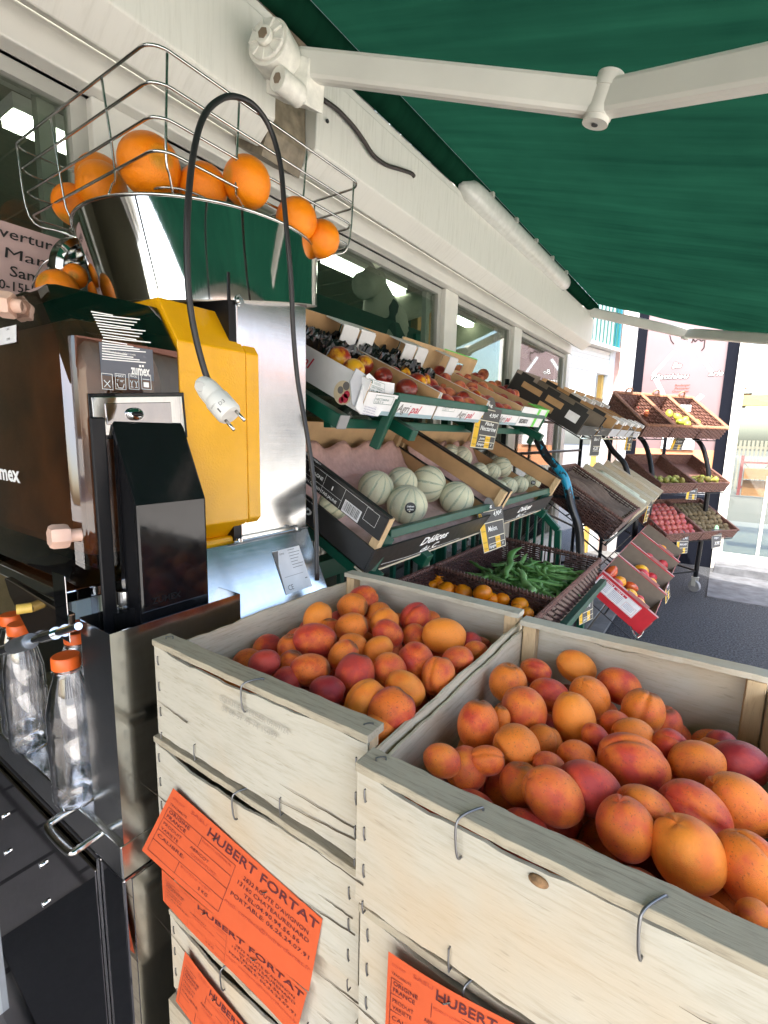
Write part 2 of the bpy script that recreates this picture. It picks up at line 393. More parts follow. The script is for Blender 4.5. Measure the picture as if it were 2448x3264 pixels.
# roller shutter housing: a bent aluminium box running along the facade
YE = 4.55
M['boxalu'] = None
t = NT('grimy_white_aluminium'); v = t.coord(scale=(1, 1.0, 1)); dr = t.noise(t.coord(scale=(1, 9, .7)), 9, 5, .7); sm = t.noise(v, 2.0, 4, .6)
gr = t.math('MULTIPLY', t.ramp(dr, [(.48, 0), (.8, 1)]), t.ramp(sm, [(.35, 0), (.8, .8)]))
t.set(t.mix(gr, (.67,.665,.61), (.36,.35,.29)), .42, 0, .4); M['boxalu'] = t.m
def box_profile(y): return [V(x, y, z) for x, z in ((-1.205, .797), (-1.105, .739), (-1.04, .785), (-1.03, .985), (-1.205, .985))]
for (a, b), L in zip([(-2.5, .98), (1.13, YE)], ('near length of the white roller shutter box above the juicer', 'long far length of the white roller shutter box above the fruit racks')):
    bt = thing('shutter_box', (-1.15, (a+b)/2, .74), L, 'shutter box', 'roller shutter boxes over the shop windows')
    m = MB(); m.prism(box_profile(a), (0, b-a, 0)); obj('housing', m, M['boxalu'], bt, bevel=.004)
    m = MB(); m.bx(-1.19, -1.045, a, b, .985, 1.02); obj('top_rail', m, M['alu'], bt, bevel=.003)
    m = MB(); y = b+.0005 if b < 2 else a-.0005
    for yy, zz in ((b-.03 if b < 2 else a+.04, .87),): m.cyl((-1.034, yy, zz), (-1.030, yy, zz), .005, 10)
    obj('screw', m, M['darkgrey'], bt)
m = MB(); m.prism([V(x, .985, z) for x, z in ((-1.215, .78), (-1.10, .72), (-1.075, .78), (-1.075, 1.06), (-1.215, 1.06))], (0, .14, 0))
tag(obj('box_joint', m, plain('stained_metal', (.20,.165,.115), .6, 0, .4, 30)), 'brown stained metal plate joining the two shutter boxes', 'bracket')
# black cable sagging over the shutter box
P = [pX(x, y, -1.02) for x, y in ((1030,318),(1075,350),(1125,402),(1160,450),(1190,495),(1230,525),(1275,540),(1310,552),(1320,562))]
m = MB(); m.tube(bez(P, 6), .0065, 8); tag(obj('power_cable', m, plain('dark_cable', (.03,.022,.02), .5), smooth=True), 'dark cable sagging over the top of the white shutter box', 'cable')
# oval outdoor light fitting lying on the box
LT0, LT1 = 2.02, 3.66
lamp = thing('strip_lamp', (-1.07, 2.8, 1.02), 'long unlit strip lamp with clear cover on top of the shutter box', 'lamp')
m = MB(); rings = []
for k in range(25):
    y = LT0+(LT1-LT0)*k/24; e = min(1, math.sin(math.pi*min(max(k/24, .004), .996))*6)**.5
    rings.append([V(-1.035+.055*e*math.cos(q), y, 1.035+.055*e*math.sin(q)) for q in [2*math.pi*i/16 for i in range(16)]])
m.loft(rings); obj('cover', m, plain('translucent_cover', (.55,.56,.52), .2), lamp, smooth=True)
m = MB(); m.bx(-1.12, -1.06, LT0+.05, LT1-.05, .99, 1.09); obj('base', m, M['alu'], lamp)
m = MB()
for i in range(5): y = LT0+.2+i*.31; m.bx(-1.00, -.978, y, y+.02, 1.055, 1.075)
obj('clip', m, M['alugrey'], lamp)

# grey support board + sky gap + corrugated sheet over the box
m = MB(); m.prism([V(x, -2.5, z) for x, z in ((-1.19, 1.115), (-1.125, 1.075), (-1.10, 1.11), (-1.16, 1.20))], (0, 7.1, 0))
tag(obj('awning_beam', m, plain('weathered_grey_board', (.17,.16,.145), .7, 0, .25, 6)), 'weathered grey beam carrying the green awning roller', 'beam')
m = MB(); q = []
for i in range(41): y = 1.62+i*.012; q.append((y, .018*math.sin(i*.8)))
m.grid(lambda u, v: V(-1.17+.09*v, 1.5+.38*u, 1.09+.022*math.sin(u*34)-.02*v), 60, 2)
tag(obj('corrugated_sheet', m, plain('pale_blue_sheet', (.45,.55,.6), .3), smooth=True, solid=.002), 'pale blue scrap of corrugated roofing above the shutter box', 'roofing sheet')

# ================================================================== AWNING
t = NT('green_awning_canvas'); v = t.coord(); wv = t.noise(t.coord(scale=(400, 400, 400)), 1, 2); wv = t.math('ADD', wv, t.math('MULTIPLY', t.noise(t.coord(scale=(1.2, 7, 1)), 2.2, 3), 6))
cc = t.mix(t.ramp(t.math('ADD', t.math('MULTIPLY', t.noise(v, .8, 5, .65), .6), t.math('MULTIPLY', t.noise(t.coord(scale=(.7, 12, 1)), 1.6, 4, .6), .4)), [(.34, 0), (.66, 1)]), (.0035,.022,.013), (.009,.052,.029))
df = t.n('ShaderNodeBsdfDiffuse'); tl = t.n('ShaderNodeBsdfTranslucent'); t.l(cc, df.inputs[0]); t.l(cc, tl.inputs[0])
mx = t.n('ShaderNodeMixShader'); mx.inputs[0].default_value = .22; t.l(df.outputs[0], mx.inputs[1]); t.l(tl.outputs[0], mx.inputs[2]); t.l(mx.outputs[0], t.out.inputs[0])
bp = t.n('ShaderNodeBump'); bp.inputs['Strength'].default_value = .25; bp.inputs['Distance'].default_value = .001; t.l(wv, bp.inputs['Height']); t.l(bp.outputs[0], df.inputs['Normal'])
M['canvas'] = t.m
aw = thing('awning', (-1.05, 1.0, 1.05), 'large dark green canvas awning stretched out over the fruit display', 'awning')
RX, RZ, RR = -1.05, 1.083, .040; AW0 = -1.9
m = MB(); m.cyl((RX, AW0-.02, RZ), (RX, 4.585, RZ), RR, 28); o = obj('roller', m, M['canvas'], aw, smooth=True); o.data.set_sharp_from_angle(angle=R_(40))
SL = -.295                                    # canvas slope
AWX = .72
def canvas(u, v):
    x = RX+.03+(AWX-RX)*u; y = AW0+(4.56-AW0)*v
    far = max(0, (y-1.9)/2.66)
    z = RZ+RR*.93+SL*(x-RX)+.035*math.sin(math.pi*u)*(-1)*.3
    rip = (.9*far+.8)*.004*math.sin(y*5.2-x*2.4+math.sin(x*5))*min(1, u*4)+math.sin((y*9.5+x*.55)+1.3*math.sin(x*1.7+y))*.006+math.sin((y*21-x*1.2))*.0028+math.sin(y*4.1+x*.8)*.007
    return V(x, y, z+rip*1.5*(far**1.2)*min(1, u*8)+.0035*math.sin(y*2.1+x)*min(1, u*5))
m = MB(); m.grid(canvas, 60, 420); obj('canvas', m, M['canvas'], aw, smooth=True)
m = MB(); m.bx(AWX-.03, AWX+.03, AW0, 4.56, canvas(1, .5).z-.04, canvas(1, .5).z+.03); obj('front_bar', m, M['alu'], aw, bevel=.005)
def arm(P0, P1, P2, w_, h, name_y):
    # two straight box arms meeting in a knuckle, in a plane parallel to the canvas
    nrm = V(-SL, 0, 1).normalized(); parts = []
    for a, b in ((P0, P1), (P1, P2)):
        d = (b-a).normalized(); s = d.cross(nrm).normalized()
        m = MB(); m.box(a-s*w_/2-nrm*h/2, b-a, s*w_, nrm*h); parts.append(obj('arm', m, M['alu'], aw, bevel=h*.16))
    m = MB(); m.cyl(P1-nrm*h*.66, P1+nrm*h*.66, h*.40, 28)
    for k in (-.5, .25): m.cyl(P1+nrm*h*(k), P1+nrm*h*(k+.2), h*.43, 28)
    obj('elbow_hinge', m, M['alu'], aw, smooth=True).data.set_sharp_from_angle(angle=R_(40))
    m = MB(); m.cyl(P1-nrm*h*.70, P1-nrm*h*.675, h*.1, 12); obj('bolt', m, M['darkgrey'], aw)
S0 = ray(950, 205)*1.17; 
def onarm(px, py, S):   # point on the arm plane (parallel to the canvas) through S
    return pP(px, py, S, V(-SL, 0, 1))
E1 = onarm(1922, 318, S0); E2 = onarm(2600, 186, S0)
arm(S0, E1, E1+(E2-E1)*1.25, .036, .064, 0)
# shoulder casting of the near arm
m = MB(); c = ray(875, 165)*1.13; ax = V(.25,-.92,.12).normalized()
for rr, h0, h1 in ((.052, -.03, .028), (.044, .028, .036), (.02, .036, .048)): m.cyl(c+ax*h0, c+ax*h1, rr, 32)
a = ax.orthogonal().normalized(); b = ax.cross(a)
for k in range(9): q = 2*math.pi*k/9; d = a*math.cos(q)+b*math.sin(q); m.box(c+ax*.034+d*.022-d.cross(ax)*.002, d*.022, d.cross(ax)*.004, ax*.006)
m.prism([c+V(-.03,0,.03), c+V(.06,.05,-.005), c+V(.05,.05,-.10), c+V(-.03,0,-.075)], V(.01,.05,0))
m.cyl(c+V(.03,-.02,-.075), c+V(.03,.05,-.075), .026, 20)
obj('shoulder_casting', m, plain('cast_white_metal', (.70,.69,.62), .45, 0, .15, 40), aw, bevel=.004, auto=35)
m = MB(); m.cyl(c+ax*.048, c+ax*.050, .012, 6); m.cyl(c+V(.03,-.023,-.075), c+V(.03,-.02,-.075), .011, 6); obj('bolt', m, plain('rusty_bolt', (.20,.15,.1), .6), aw)
m = MB(); m.grid(lambda u, v: V(RX+.064*math.cos(-2.35+3.2*u)+.01, .80+.075*v+.03*u, RZ+.064*math.sin(-2.35+3.2*u)), 20, 3)
obj('roller_cradle', m, plain('stained_cradle', (.40,.34,.22), .55, 0, .3, 25), aw, smooth=True, solid=.006)
# far arm (seen beyond the end of the box)
F0 = pY(1838, 985, 4.45); F1 = onarm(2190, 1062, F0); F2 = onarm(2600, 1092, F0)
arm(F0, F1, F1+(F2-F1)*1.6, .05, .070, 1)
m = MB(); m.box(F0-V(.06,.03,.07), V(.09,0,0), V(0,.06,0), V(0,0,.1)); m.cyl(F0-V(0,.04,.02), F0+V(0,.05,-.02), .03, 16); m.box(F0+V(.0,-.02,-.12), V(.05,0,-.03), V(0,.04,0), V(0,0,.06)); obj('end_bracket', m, M['alugrey'], aw, bevel=.004)

# ================================================================== BAKERY (faces the camera at YB) and side wall
YB = 6.5
def B(px, py, dy=0): return pY(px, py, YB+dy)
bak = thing('bakery_building', (1.5, YB+1, G), 'bright bakery with pink poster window and glazed door at the end of the row', 'building')
M['pilaster'] = plain('pale_render', (.38,.38,.39), .8); M['blackcol'] = plain('dark_blue_column', (.003,.004,.008), .8, spec=.1)
zT = 2.3
def wallpart(nm, x0, x1, z0, z1, mt, d0=0, d1=.3, parent=bak, **k):
    m = MB(); m.bx(x0, x1, YB+d0, YB+d1, z0, z1); return obj(nm, m, M[mt] if isinstance(mt, str) else mt, parent, **k)
wallpart('pilaster', -1.10, -.985, G, zT, 'pilaster')
wallpart('dark_column', -.985, -.885, G, zT, 'blackcol')
wallpart('dark_column', -.105, .0, G, zT, 'blackcol', -.02)
wallpart('base_panel', -.885, -.105, G, -.62, 'blackcol', .0)
wallpart('door_post', .0, .05, G, zT, M['alu'], -.06, .1); 
wallpart('orange_band', -.885, -.105, -.36, -.10, plain('orange_brown_panel', (.55,.24,.12), .6), .02)
M['pinkposter'] = plain('pink_poster_vinyl', (.18,.125,.13), .35, 0, .04, 3)
ps = wallpart('poster', -.885, -.105, -.10, zT, 'pinkposter', .02)
fn = planefn((-.885, YB+.0185, 0), (1,0,0), (0,0,1), 0); 
fb = lambda a, b, e=0: V(a, YB+.0185-e, b)
m = MB(); m2 = MB()
linef(m, fb, [(-.78,.74),(-.58,.36),(-.50,.24),(-.40,.36),(-.28,.50)], .045); linef(m, fb, [(-.78,.74),(-.60,.98)], .03); linef(m, fb, [(-.22,.74),(-.42,1.02)], .03)
obj('diamond_line', m, plain('pale_blue_vinyl', (.55,.6,.68), .4), ps)
m = MB(); mo = MB()
def outlined(s, x, z, h, wd):
    f2 = lambda a, b: V(a, YB+.0165, b); f1 = lambda a, b: V(a, YB+.0175, b)
    [text(mo, s, f1, x+.0065*math.cos(q*.785), z+.0065*math.sin(q*.785), h, wd, bold=.008, shear=.3) for q in range(8)]; text(m, s, f2, x, z, h, wd, bold=.008, shear=.3)
outlined('Matthieu', -.80, .685, .055, .37); outlined('arie', -.245, .70, .055, .13); outlined('Bo', -.60, .80, .06, .09)
linef(mo, lambda a, b: V(a, YB+.017, b), [(-.44,1.06),(-.43,1.10),(-.41,1.07),(-.38,1.10),(-.35,1.07),(-.32,1.09),(-.32,1.0),(-.34,.97)], .012)
linef(mo, lambda a, b: V(a, YB+.017, b), [(-.66,1.16),(-.64,1.10),(-.61,1.06)], .010)
obj('lettering_outline', mo, plain('grey_brown_outline', (.03,.02,.02), .8, spec=.1), ps); obj('lettering', m, M['paper'], ps)
m = MB()
for i, s in enumerate(('Boulanger', 'Patissier', 'Chocolatier')): text(m, s, lambda a, b: V(a, YB+.0172, b), -.575+.02*(i < 2), .60-.034*i, .022, .15 if i < 2 else .165, bold=.02, shear=.2)
obj('small_lettering', m, plain('brown_vinyl', (.16,.05,.03), .6), ps)
m = MB(); m.bx(-.62, -.30, YB-.004, YB-.001, -.10, .22); ft = obj('notice', m, M['paper'], bak)
m = MB(); text(m, 'Boulangerie', lambda a, b: V(a, YB-.006, b), -.56, .10, .03, .2); text(m, 'Patisserie', lambda a, b: V(a, YB-.006, b), -.56, .05, .03, .2); obj('printing', m, M['inkgrey'], ft)
m = MB(); m.bx(-.45, -.18, YB-.004, YB-.001, -1.02, -.72); ft = obj('orange_notice', m, plain('orange_pink_panel', (.62,.33,.2), .6), bak); m = MB(); text(m, 'on', lambda a, b: V(a, YB-.006, b), -.36, -.86, .07, .16, shear=.3); obj('printing', m, M['ink'], ft)
# glazed entrance
XMU = pY(2422, 1710, YB).x
m = MB(); m.bx(.2, 2.0, YB+.55, YB+.75, -.42, -.30); m.bx(.20, 1.2, YB+.62, YB+.7, -.62, -.44); obj('orange_counter', m, plain('orange_counter_top', (.50,.22,.10), .6), bak)
fr = MB(); 
for a, b, c_, d in ((.05,.085,G+.09,zT), (XMU-.014,XMU+.014,G+.09,-.35), (1.0,1.05,G+.09,zT), (1.6,1.65,G+.09,zT), (2.8,2.9,G+.09,zT)): fr.bx(a, b, YB-.02, YB+.04, c_, d)
fr.bx(.05, 2.9, YB-.022, YB+.042, G+.09, G+.19)
dr_ = obj('glazed_door', fr, M['alu'], bak, bevel=.003); m = MB(); m.bx(.06, 2.85, YB+.005, YB+.011, G+.15, zT); obj('pane', m, M['pane'], dr_)
wallpart('upper_wall', -1.1, 3.2, zT, zT+.5, 'pilaster')
m = MB(); m.bx(.05, 2.9, YB+.1, YB+3.5, G+.05, G+.09); obj('inner_floor', m, plain('cream_floor_tiles', (.17,.165,.155), .5), bak)
# what shows beyond / through the glass: sunny street with a tiled house and a fence
hs = thing('tiled_house', (.6, 24, G), 'beige house with brown tiled roof seen through the glazed door', 'house')
zr, zw, xr = pY(2390,1212,20.5).z, pY(2390,1246,20.5).z, pY(2405,1230,20.5).x
m = MB(); m.bx(-2.4, xr-.4, 21, 30, G, zw); obj('wall', m, plain('beige_render', (.16,.12,.085), .8), hs)
m = MB(); m.prism([V(-3, 20.5, zw), V(xr, 20.5, zw), V(xr-.8, 20.5, zr), V(-3, 20.5, zr+.1)], V(0, 10, 0)); obj('roof', m, plain('brown_roof_tiles', (.20,.08,.05), .8, 0, .3, 8), hs)
m = MB(); m.bx(xr-.3, xr+.05, 20.35, 20.5, zw-.08, zw+.03); obj('gutter', m, M['alu'], hs)
m = MB(); zb1, zb0 = pY(2448,1258,14).z, pY(2448,1292,14).z; m.bx(-1.2, 3.5, 14.0, 14.2, zb0, zb1); m.bx(-1.0, -.9, 14, 14.1, G, zb0); tag(obj('orange_beam', m, plain('orange_fascia', (.75,.40,.16), .6)), 'pale orange horizontal beam across the street behind the glass', 'beam')
gate = thing('metal_gate', (.95, 17, G), 'small dark red metal gate in front of a slatted fence behind the glass', 'gate')
m = MB()
for x in (.35, .95): m.bx(x, x+.07, 16, 16.07, G, -.35)
m.bx(.42, .95, 16.02, 16.05, -.55, -.5); m.bx(.42, .95, 16.02, 16.05, -1.2, -1.15)
obj('gate_frame', m, plain('dark_red_metal', (.16,.03,.03), .5), gate)
m = MB(); m.box((.42,16.03,-1.15), (.53,0,.6), (.03,0,0), (0,.02,0)); m.box((.95,16.03,-1.15), (-.53,0,.6), (.03,0,0), (0,.02,0)); obj('cross_brace', m, M['darkgrey'], gate)
m = MB()
for i in range(30): m.bx(.2+i*.1, .26+i*.1, 18, 18.03, G, .05)
m.bx(.2, 3.2, 18.03, 18.07, -.2, -.12); tag(obj('slatted_fence', m, plain('grey_brown_fence', (.22,.2,.17), .7)), 'grey slatted fence behind the red gate beyond the bakery door', 'fence')
m = MB(); m.bx(-30, 60, 10.5, 100, G, G+.004); struct('sunny_yard', m, plain('pale_paving', (.11,.105,.095), .8), loc=(0,50,G))
# drain pipe
m = MB(); m.bx(-1.205, -1.14, YB-.03, YB+.1, G, zT)
dp = tag(obj('drain_pipe', m, plain('salmon_render', (.42,.28,.25), .7)), 'salmon pink corner strip with a pipe beside the roller shutter', 'drain pipe')
m = MB(); m.cyl((-1.11, YB-.045, G), (-1.11, YB-.045, zT), .032, 16); obj('pipe', m, plain('pinkish_pipe', (.5,.37,.33), .5), dp, smooth=True)
# side wall, turned 14 degrees, with half open shutter and balcony
A0, A1 = V(-1.46, 5.40, 0), V(-1.19, 6.48, 0); dw = (A1-A0).normalized(); nw = V(dw.y, -dw.x, 0)
def W(s, z, n=0): return A0+dw*s+nw*n+V(0,0,z)
LW = (A1-A0).length
annex = thing('annex_building', W(LW/2, G, -1), 'white annex with half open roller shutter between shop and bakery', 'building')
sL, sR = -.9, None
def wsol(mb, s0, s1, z0, z1, n0, n1): mb.box(W(s0, z0, n0), dw*(s1-s0), nw*(n1-n0), V(0,0,z1-z0))
sR = (pP(1930, 1300, A0, nw)-A0).dot(dw); zS = pP(1915, 1190, A0, nw).z; zSt = pP(1905, 1110, A0, nw).z
m = MB(); wsol(m, sR, LW+.02, G, 2.4, -.15, 0); wsol(m, -1.2, LW, zSt, 2.4, -.15, -.001); obj('wall', m, plain('pale_blue_white_render', (.55,.60,.62), .8), annex)
m = MB()
for i in range(6): z = zS+(zSt-zS)*i/6; m.prism([W(-1.2, z, -.04), W(-1.2, z, -.015), W(-1.2, z+(zSt-zS)/6-.006, -.004), W(-1.2, z+(zSt-zS)/6, -.04)], dw*(sR+1.2))
obj('roller_shutter', m, M['shutterslat'], annex)
m = MB(); wsol(m, sR-.05, sR-.005, G, zS, -.10, -.05); obj('door_frame', m, plain('ochre_frame', (.45,.30,.08), .5), annex)
m = MB(); wsol(m, -1.2, LW, G, zSt+.3, -1.1, -1.0)
obj('inner_wall', m, M['board'], annex)
m = MB(); wsol(m, -1.2, sR-.05, zS-.42, zS-.30, -.62, -.55); wsol(m, sR-.62, sR-.56, G, zS, -.7, -.6); wsol(m, -1.2, sR-.05, G+.75, G+.8, -.9, -.4); obj('shelf', m, plain('pine_shelf', (.5,.36,.18), .6), annex)
for i, s_ in enumerate((sR-.62, sR-.36)):
    b_ = thing('sauce_bottle', W(s_, .06, -.5), ('yellow bottle on the shelf under the shutter, left of the pair', 'yellow bottle on the shelf under the shutter, right of the pair')[i], 'bottle', 'yellow bottles under the roller shutter')
    zb = zS-.62; m = MB(); m.lathe(W(s_, zb, -.5), Z_, [(.03,0),(.034,.01),(.034,.1),(.015,.14),(.015,.16)], 14); obj('body', m, plain('mustard', (.6,.4,.05), .3), b_, smooth=True)
    m = MB(); m.lathe(W(s_, zb+.16, -.5), Z_, [(.017,0),(.017,.03)], 12); obj('cap', m, M['yplastic'], b_)
m = MB(); wsol(m, -1.0, sR+.06, zSt, zSt+.035, -.1, .09)
bc = thing('balcony_railing', W(0, zSt, 0), 'white balcony with thin teal railing bars above the roller shutter', 'balcony')
obj('ledge', m, M['white'], bc)
m = MB()
for i in range(14): s_ = sR+.02-i*.085; m.cyl(W(s_, zSt+.035, .05), W(s_, 2.3, .05), .008, 8)
obj('bars', m, M['green_slat'], bc); m = MB(); wsol(m, sR+.04, sR+.075, zSt+.035, 2.3, .0, .07); obj('end_post', m, plain('teal_metal', (.01,.13,.17), .4), bc)
# buildings across the street (they light and mirror into the steel)
for i, (x, y0, y1, h, cl, L) in enumerate(((9.5, -9, 1, 3.4, (.62,.60,.55), 'pale house across the street opposite the juicer'), (9.5, 3, 14, 3.0, (.6,.52,.42), 'cream house across the street opposite the racks'))):
    b_ = thing('street_house', (x, (y0+y1)/2, G), L, 'house'); m = MB(); m.bx(x, x+5, y0, y1, G, G+h); obj('wall', m, plain('render%d' % i, cl, .8), b_)
    m = MB(); m.prism([V(x-.3, y0-.3, G+h), V(x+5.3, y0-.3, G+h), V(x+2.5, y0-.3, G+h+1.2)], V(0, y1-y0+.6, 0)); obj('roof', m, plain('terracotta_tiles', (.30,.12,.07), .8), b_)
    m = MB()
    for k in range(3): yy = y0+1.2+k*3; m.bx(x-.03, x+.02, yy, yy+1.0, G+.9, G+2.2)
    obj('window', m, M['darkgrey'], b_)

# ================================================================== STEEL CABINET AND JUICER
XM = -.62; YM = .287
cab = thing('steel_cabinet', (-.95, .55, G), 'polished stainless steel cabinet carrying the orange juicer', 'cabinet')
zc = -.567
m = MB(); m.bx(-1.24, XM, YM, .92, G+.03, zc-.055); obj('body', m, M['darksteel'], cab, bevel=.003)
m = MB(); m.bx(-1.24, XM+.001, YM-.001, .92, zc-.052, zc-.0); obj('worktop', m, M['steel'], cab, bevel=.002)
m = MB(); m.bx(XM, XM+.0015, YM+.012, .90, G+.05, zc-.06); obj('side_panel', m, M['steel'], cab)
m = MB(); m.bx(-1.20, -.690, YM-.006, YM-.001, G+.10, zc-.075); dd = obj('door', m, M['darksteel'], cab, bevel=.0012)
m = MB(); m.bx(-.6885, -.6865, YM-.004, YM-.001, G+.10, zc-.055); obj('door_edge', m, M['steel'], cab)
hp = [pY(330,2640,YM), pY(300,2655,YM-.035), pY(215,2690,YM-.045), pY(135,2590,YM-.045), pY(120,2560,YM-.04), pY(190,2535,YM)]
hp = [V(-.672, YM, -.573), V(-.672, YM-.03, -.575), V(-.680, YM-.040, -.577), V(-.745, YM-.040, -.577), V(-.753, YM-.03, -.575), V(-.753, YM, -.573)]
m = MB(); m.tube(bez(hp, 6), .0055, 10); obj('handle', m, M['wire'], cab, smooth=True)
for x, y in ((30,2593),(38,2708),(152,2745),(160,2868)):
    p = pY(x, y, YM); m = MB(); m.cyl(p, p+V(0,-.012,0), .0045, 12); obj('hinge_pin', m, M['mirror'], cab, smooth=True)

jc = thing('orange_juicer', (-.95, .5, zc), 'yellow and black electric orange juicer with round steel hopper', 'juicer')
XR, XL = -.70, -1.20
# steel waste bin on the right side
bin_ = MB(); x0, x1, y0, y1, zt = -.700, XM, .291, .497, -.262; t_ = .0016
bin_.bx(x1-t_, x1, y0, y1, zc, zt); bin_.bx(x0, x0+t_, y0, y1, zc, zt+.004); bin_.bx(x0+t_, x1-t_, y0, y0+t_, zc, zt); bin_.bx(x0+t_, x1-t_, y1-t_, y1, zc, zt); bin_.bx(x0+t_, x1-t_, y0+t_, y1-t_, zc, zc+t_)
tag(obj('waste_bin', bin_, M['steel']), 'tall narrow open steel bin under the black chute of the juicer', 'bin')
# body profile (X-Z), chamfered
def prof(xr, xl, zb, zt_, ch, cb):
    return [(xr, zb+cb*1.0), (xr, zt_-ch*1.1), (xr-ch*.78, zt_), (xl+ch*.78, zt_), (xl, zt_-ch*1.1), (xl, zb+cb), (xl+cb, zb), (xr-cb, zb)]
def xz(P, y): return [V(x, y, z) for x, z in P]
pc = prof(XR+.004, XL, -.225, .182, .062, .03)
# rounded front: loft with an inset front ring
def inset(P, d):
    cx_ = sum(p[0] for p in P)/len(P); cz_ = sum(p[1] for p in P)/len(P)
    return [(x+(d if x < cx_ else -d), z+(d if z < cz_ else -d)) for x, z in P]
m = MB(); m.loft([xz(inset(pc, .022), .292), xz(inset(pc, .010), .294), xz(inset(pc, .002), .302), xz(pc, .312), xz(pc, .452)], True)
cov = obj('tinted_cover', m, M['smoke'], jc, smooth=True, auto=28)
py = prof(XR, XL, -.195, .200, .062, .035)
m = MB(); m.prism(xz(py, .456), (0, .1285, 0)); obj('yellow_housing', m, M['yellow'], jc, bevel=.002)
m = MB(); m.prism(xz([(x, z) for x, z in prof(XR-.0005, XL, -.1945, .1995, .062, .035)], .5855), (0, .029, 0)); obj('yellow_back_cover', m, M['yellow'], jc, bevel=.0025)
m = MB(); m.bx(XL+.02, XR-.015, .50, .60, -.235, -.19); obj('yellow_foot', m, M['yellow'], jc, bevel=.006)
m = MB(); m.prism(xz(inset(pc, .006), .4525), (0, .0035, 0)); obj('front_plate', m, M['black_gloss'], jc)
m = MB(); m.prism(xz(inset(pc, .03), .33), (0, .12, 0)); 
t = NT('juicing_unit_brown'); v = t.coord(); t.set(t.ramp(t.noise(v, 4.5, 3, .5), [(.30, (.06,.03,.018)), (.48, (.50,.20,.07)), (.62, (.16,.07,.035)), (.75, (.03,.022,.02))]), .3); M['unit'] = t.m
obj('juicing_unit', m, M['unit'], jc, bevel=.02)
# print on the cover's right face
fc = lambda a, b: V(XR+.0052, a, b)          # a: Y, b: Z ; seen from +X, Y runs left to right
def cvt(px, py): p = pX(px, py, XR+.0052); return p.y, p.z
m = MB()
for k in range(10):
    a, b = cvt(290+k*4.3, 993+k*9.2); c_, d = cvt(290+k*4.3+(70 if k in (0,) else 110+14*((k*7) % 4)), 993+k*9.2+12+(4 if k else 0)); linef(m, fc, [(a, b), (c_, d)], .0015)
for k in range(8):
    a, b = cvt(325, 1085+k*8.4); c_, d = cvt(325+80+20*((k*5) % 4), 1085+k*8.4+12); linef(m, fc, [(a, b), (c_, d)], .0015)
a, b = cvt(326, 1119); text(m, 'UTILIZAR solo líquidos y PAÑOS SUAVES', fc, a, b, .0022, .045)
a, b = cvt(418, 1190); text(m, 'zumex', fc, a, b-.001, .0135, cvt(478, 1190)[0]-a, bold=.03)
for q in (443, 452): a, b = cvt(q, 1163); m.quad(fc(a, b), fc(a+.003, b), fc(a+.003, b-.003), fc(a, b-.003))
for i, (x, s) in enumerate(((326,''),(369,'MAX'),(412,'FRAGIL'),(452,''))):
    a, b = cvt(x, 1240); framef(m, fc, a, b, a+.0145, b+.021, .0006)
    if s: text(m, s, fc, a+.002, b+.0165, .003, .010)
    if i == 0: linef(m, fc, [(a+.003, b+.003), (a+.011, b+.012)], .0008); linef(m, fc, [(a+.011, b+.003), (a+.003, b+.012)], .0008)
    if i == 1: text(m, "T' 40°", fc, a+.002, b+.010, .003, .010); linef(m, fc, [(a+.002, b+.008), (a+.004, b+.002), (a+.010, b+.002), (a+.012, b+.008)], .0008)
    if i == 2:
        for e in (.002, .0085): linef(m, fc, [(a+e, b+.012), (a+e+.002, b+.008), (a+e+.002, b+.003)], .0007); linef(m, fc, [(a+e+.004, b+.012), (a+e+.002, b+.008)], .0007); linef(m, fc, [(a+e, b+.003), (a+e+.004, b+.003)], .0007)
    if i == 3: rectf(m, fc, a+.003, b+.003, a+.011, b+.010); linef(m, fc, [(a+.002, b+.014), (a+.012, b+.014)], .0007)
obj('printed_labels', m, M['chalk'], cov)
m = MB(); a, b = cvt(322, 1195); c_, d = cvt(486, 1100); m.quad(*[fc(p, q)-V(.0003,0,0) for p, q in ((a, b), (c_, cvt(486,1215)[1]), (c_, cvt(486,1115)[1]), (a, cvt(322,1090)[1]))]); obj('grey_sticker', m, plain('sticker_grey', (.10,.11,.13), .25), cov)
ff = lambda a, b: V(a, .2915, b)
m = MB(); p = pY(-32, 1512, .292); q = pY(64, 1522, .292); text(m, 'zumex', ff, p.x, p.z-.004, .024, q.x-p.x, bold=.03)
for e in (.035, .044): m.quad(ff(p.x+e-.004, p.z+.026), ff(p.x+e+.001, p.z+.026), ff(p.x+e+.001, p.z+.031), ff(p.x+e-.004, p.z+.031))
obj('front_lettering', m, M['chalk'], cov)
m = MB(); fk = lambda a, b: V(a, .2905, b); p0 = pY(0, 1090, .2905); p1 = pY(52, 1035, .2905); p2 = pY(52, 1090, .2905); m.quad(pY(-60,1112,.2905), p2, p1, pY(-60,1060,.2905)); tk = obj('price_sticker', m, M['paper'], cov)
m = MB(); a = pY(20, 1052, .29); text(m, '1,90€', lambda a_, b_: V(a_, .2897, b_), a.x, a.z-.001, .003, .012); text(m, '3,90€', lambda a_, b_: V(a_, .2897, b_), a.x-.001, a.z-.014, .003, .012); obj('prices', m, M['ink'], tk)
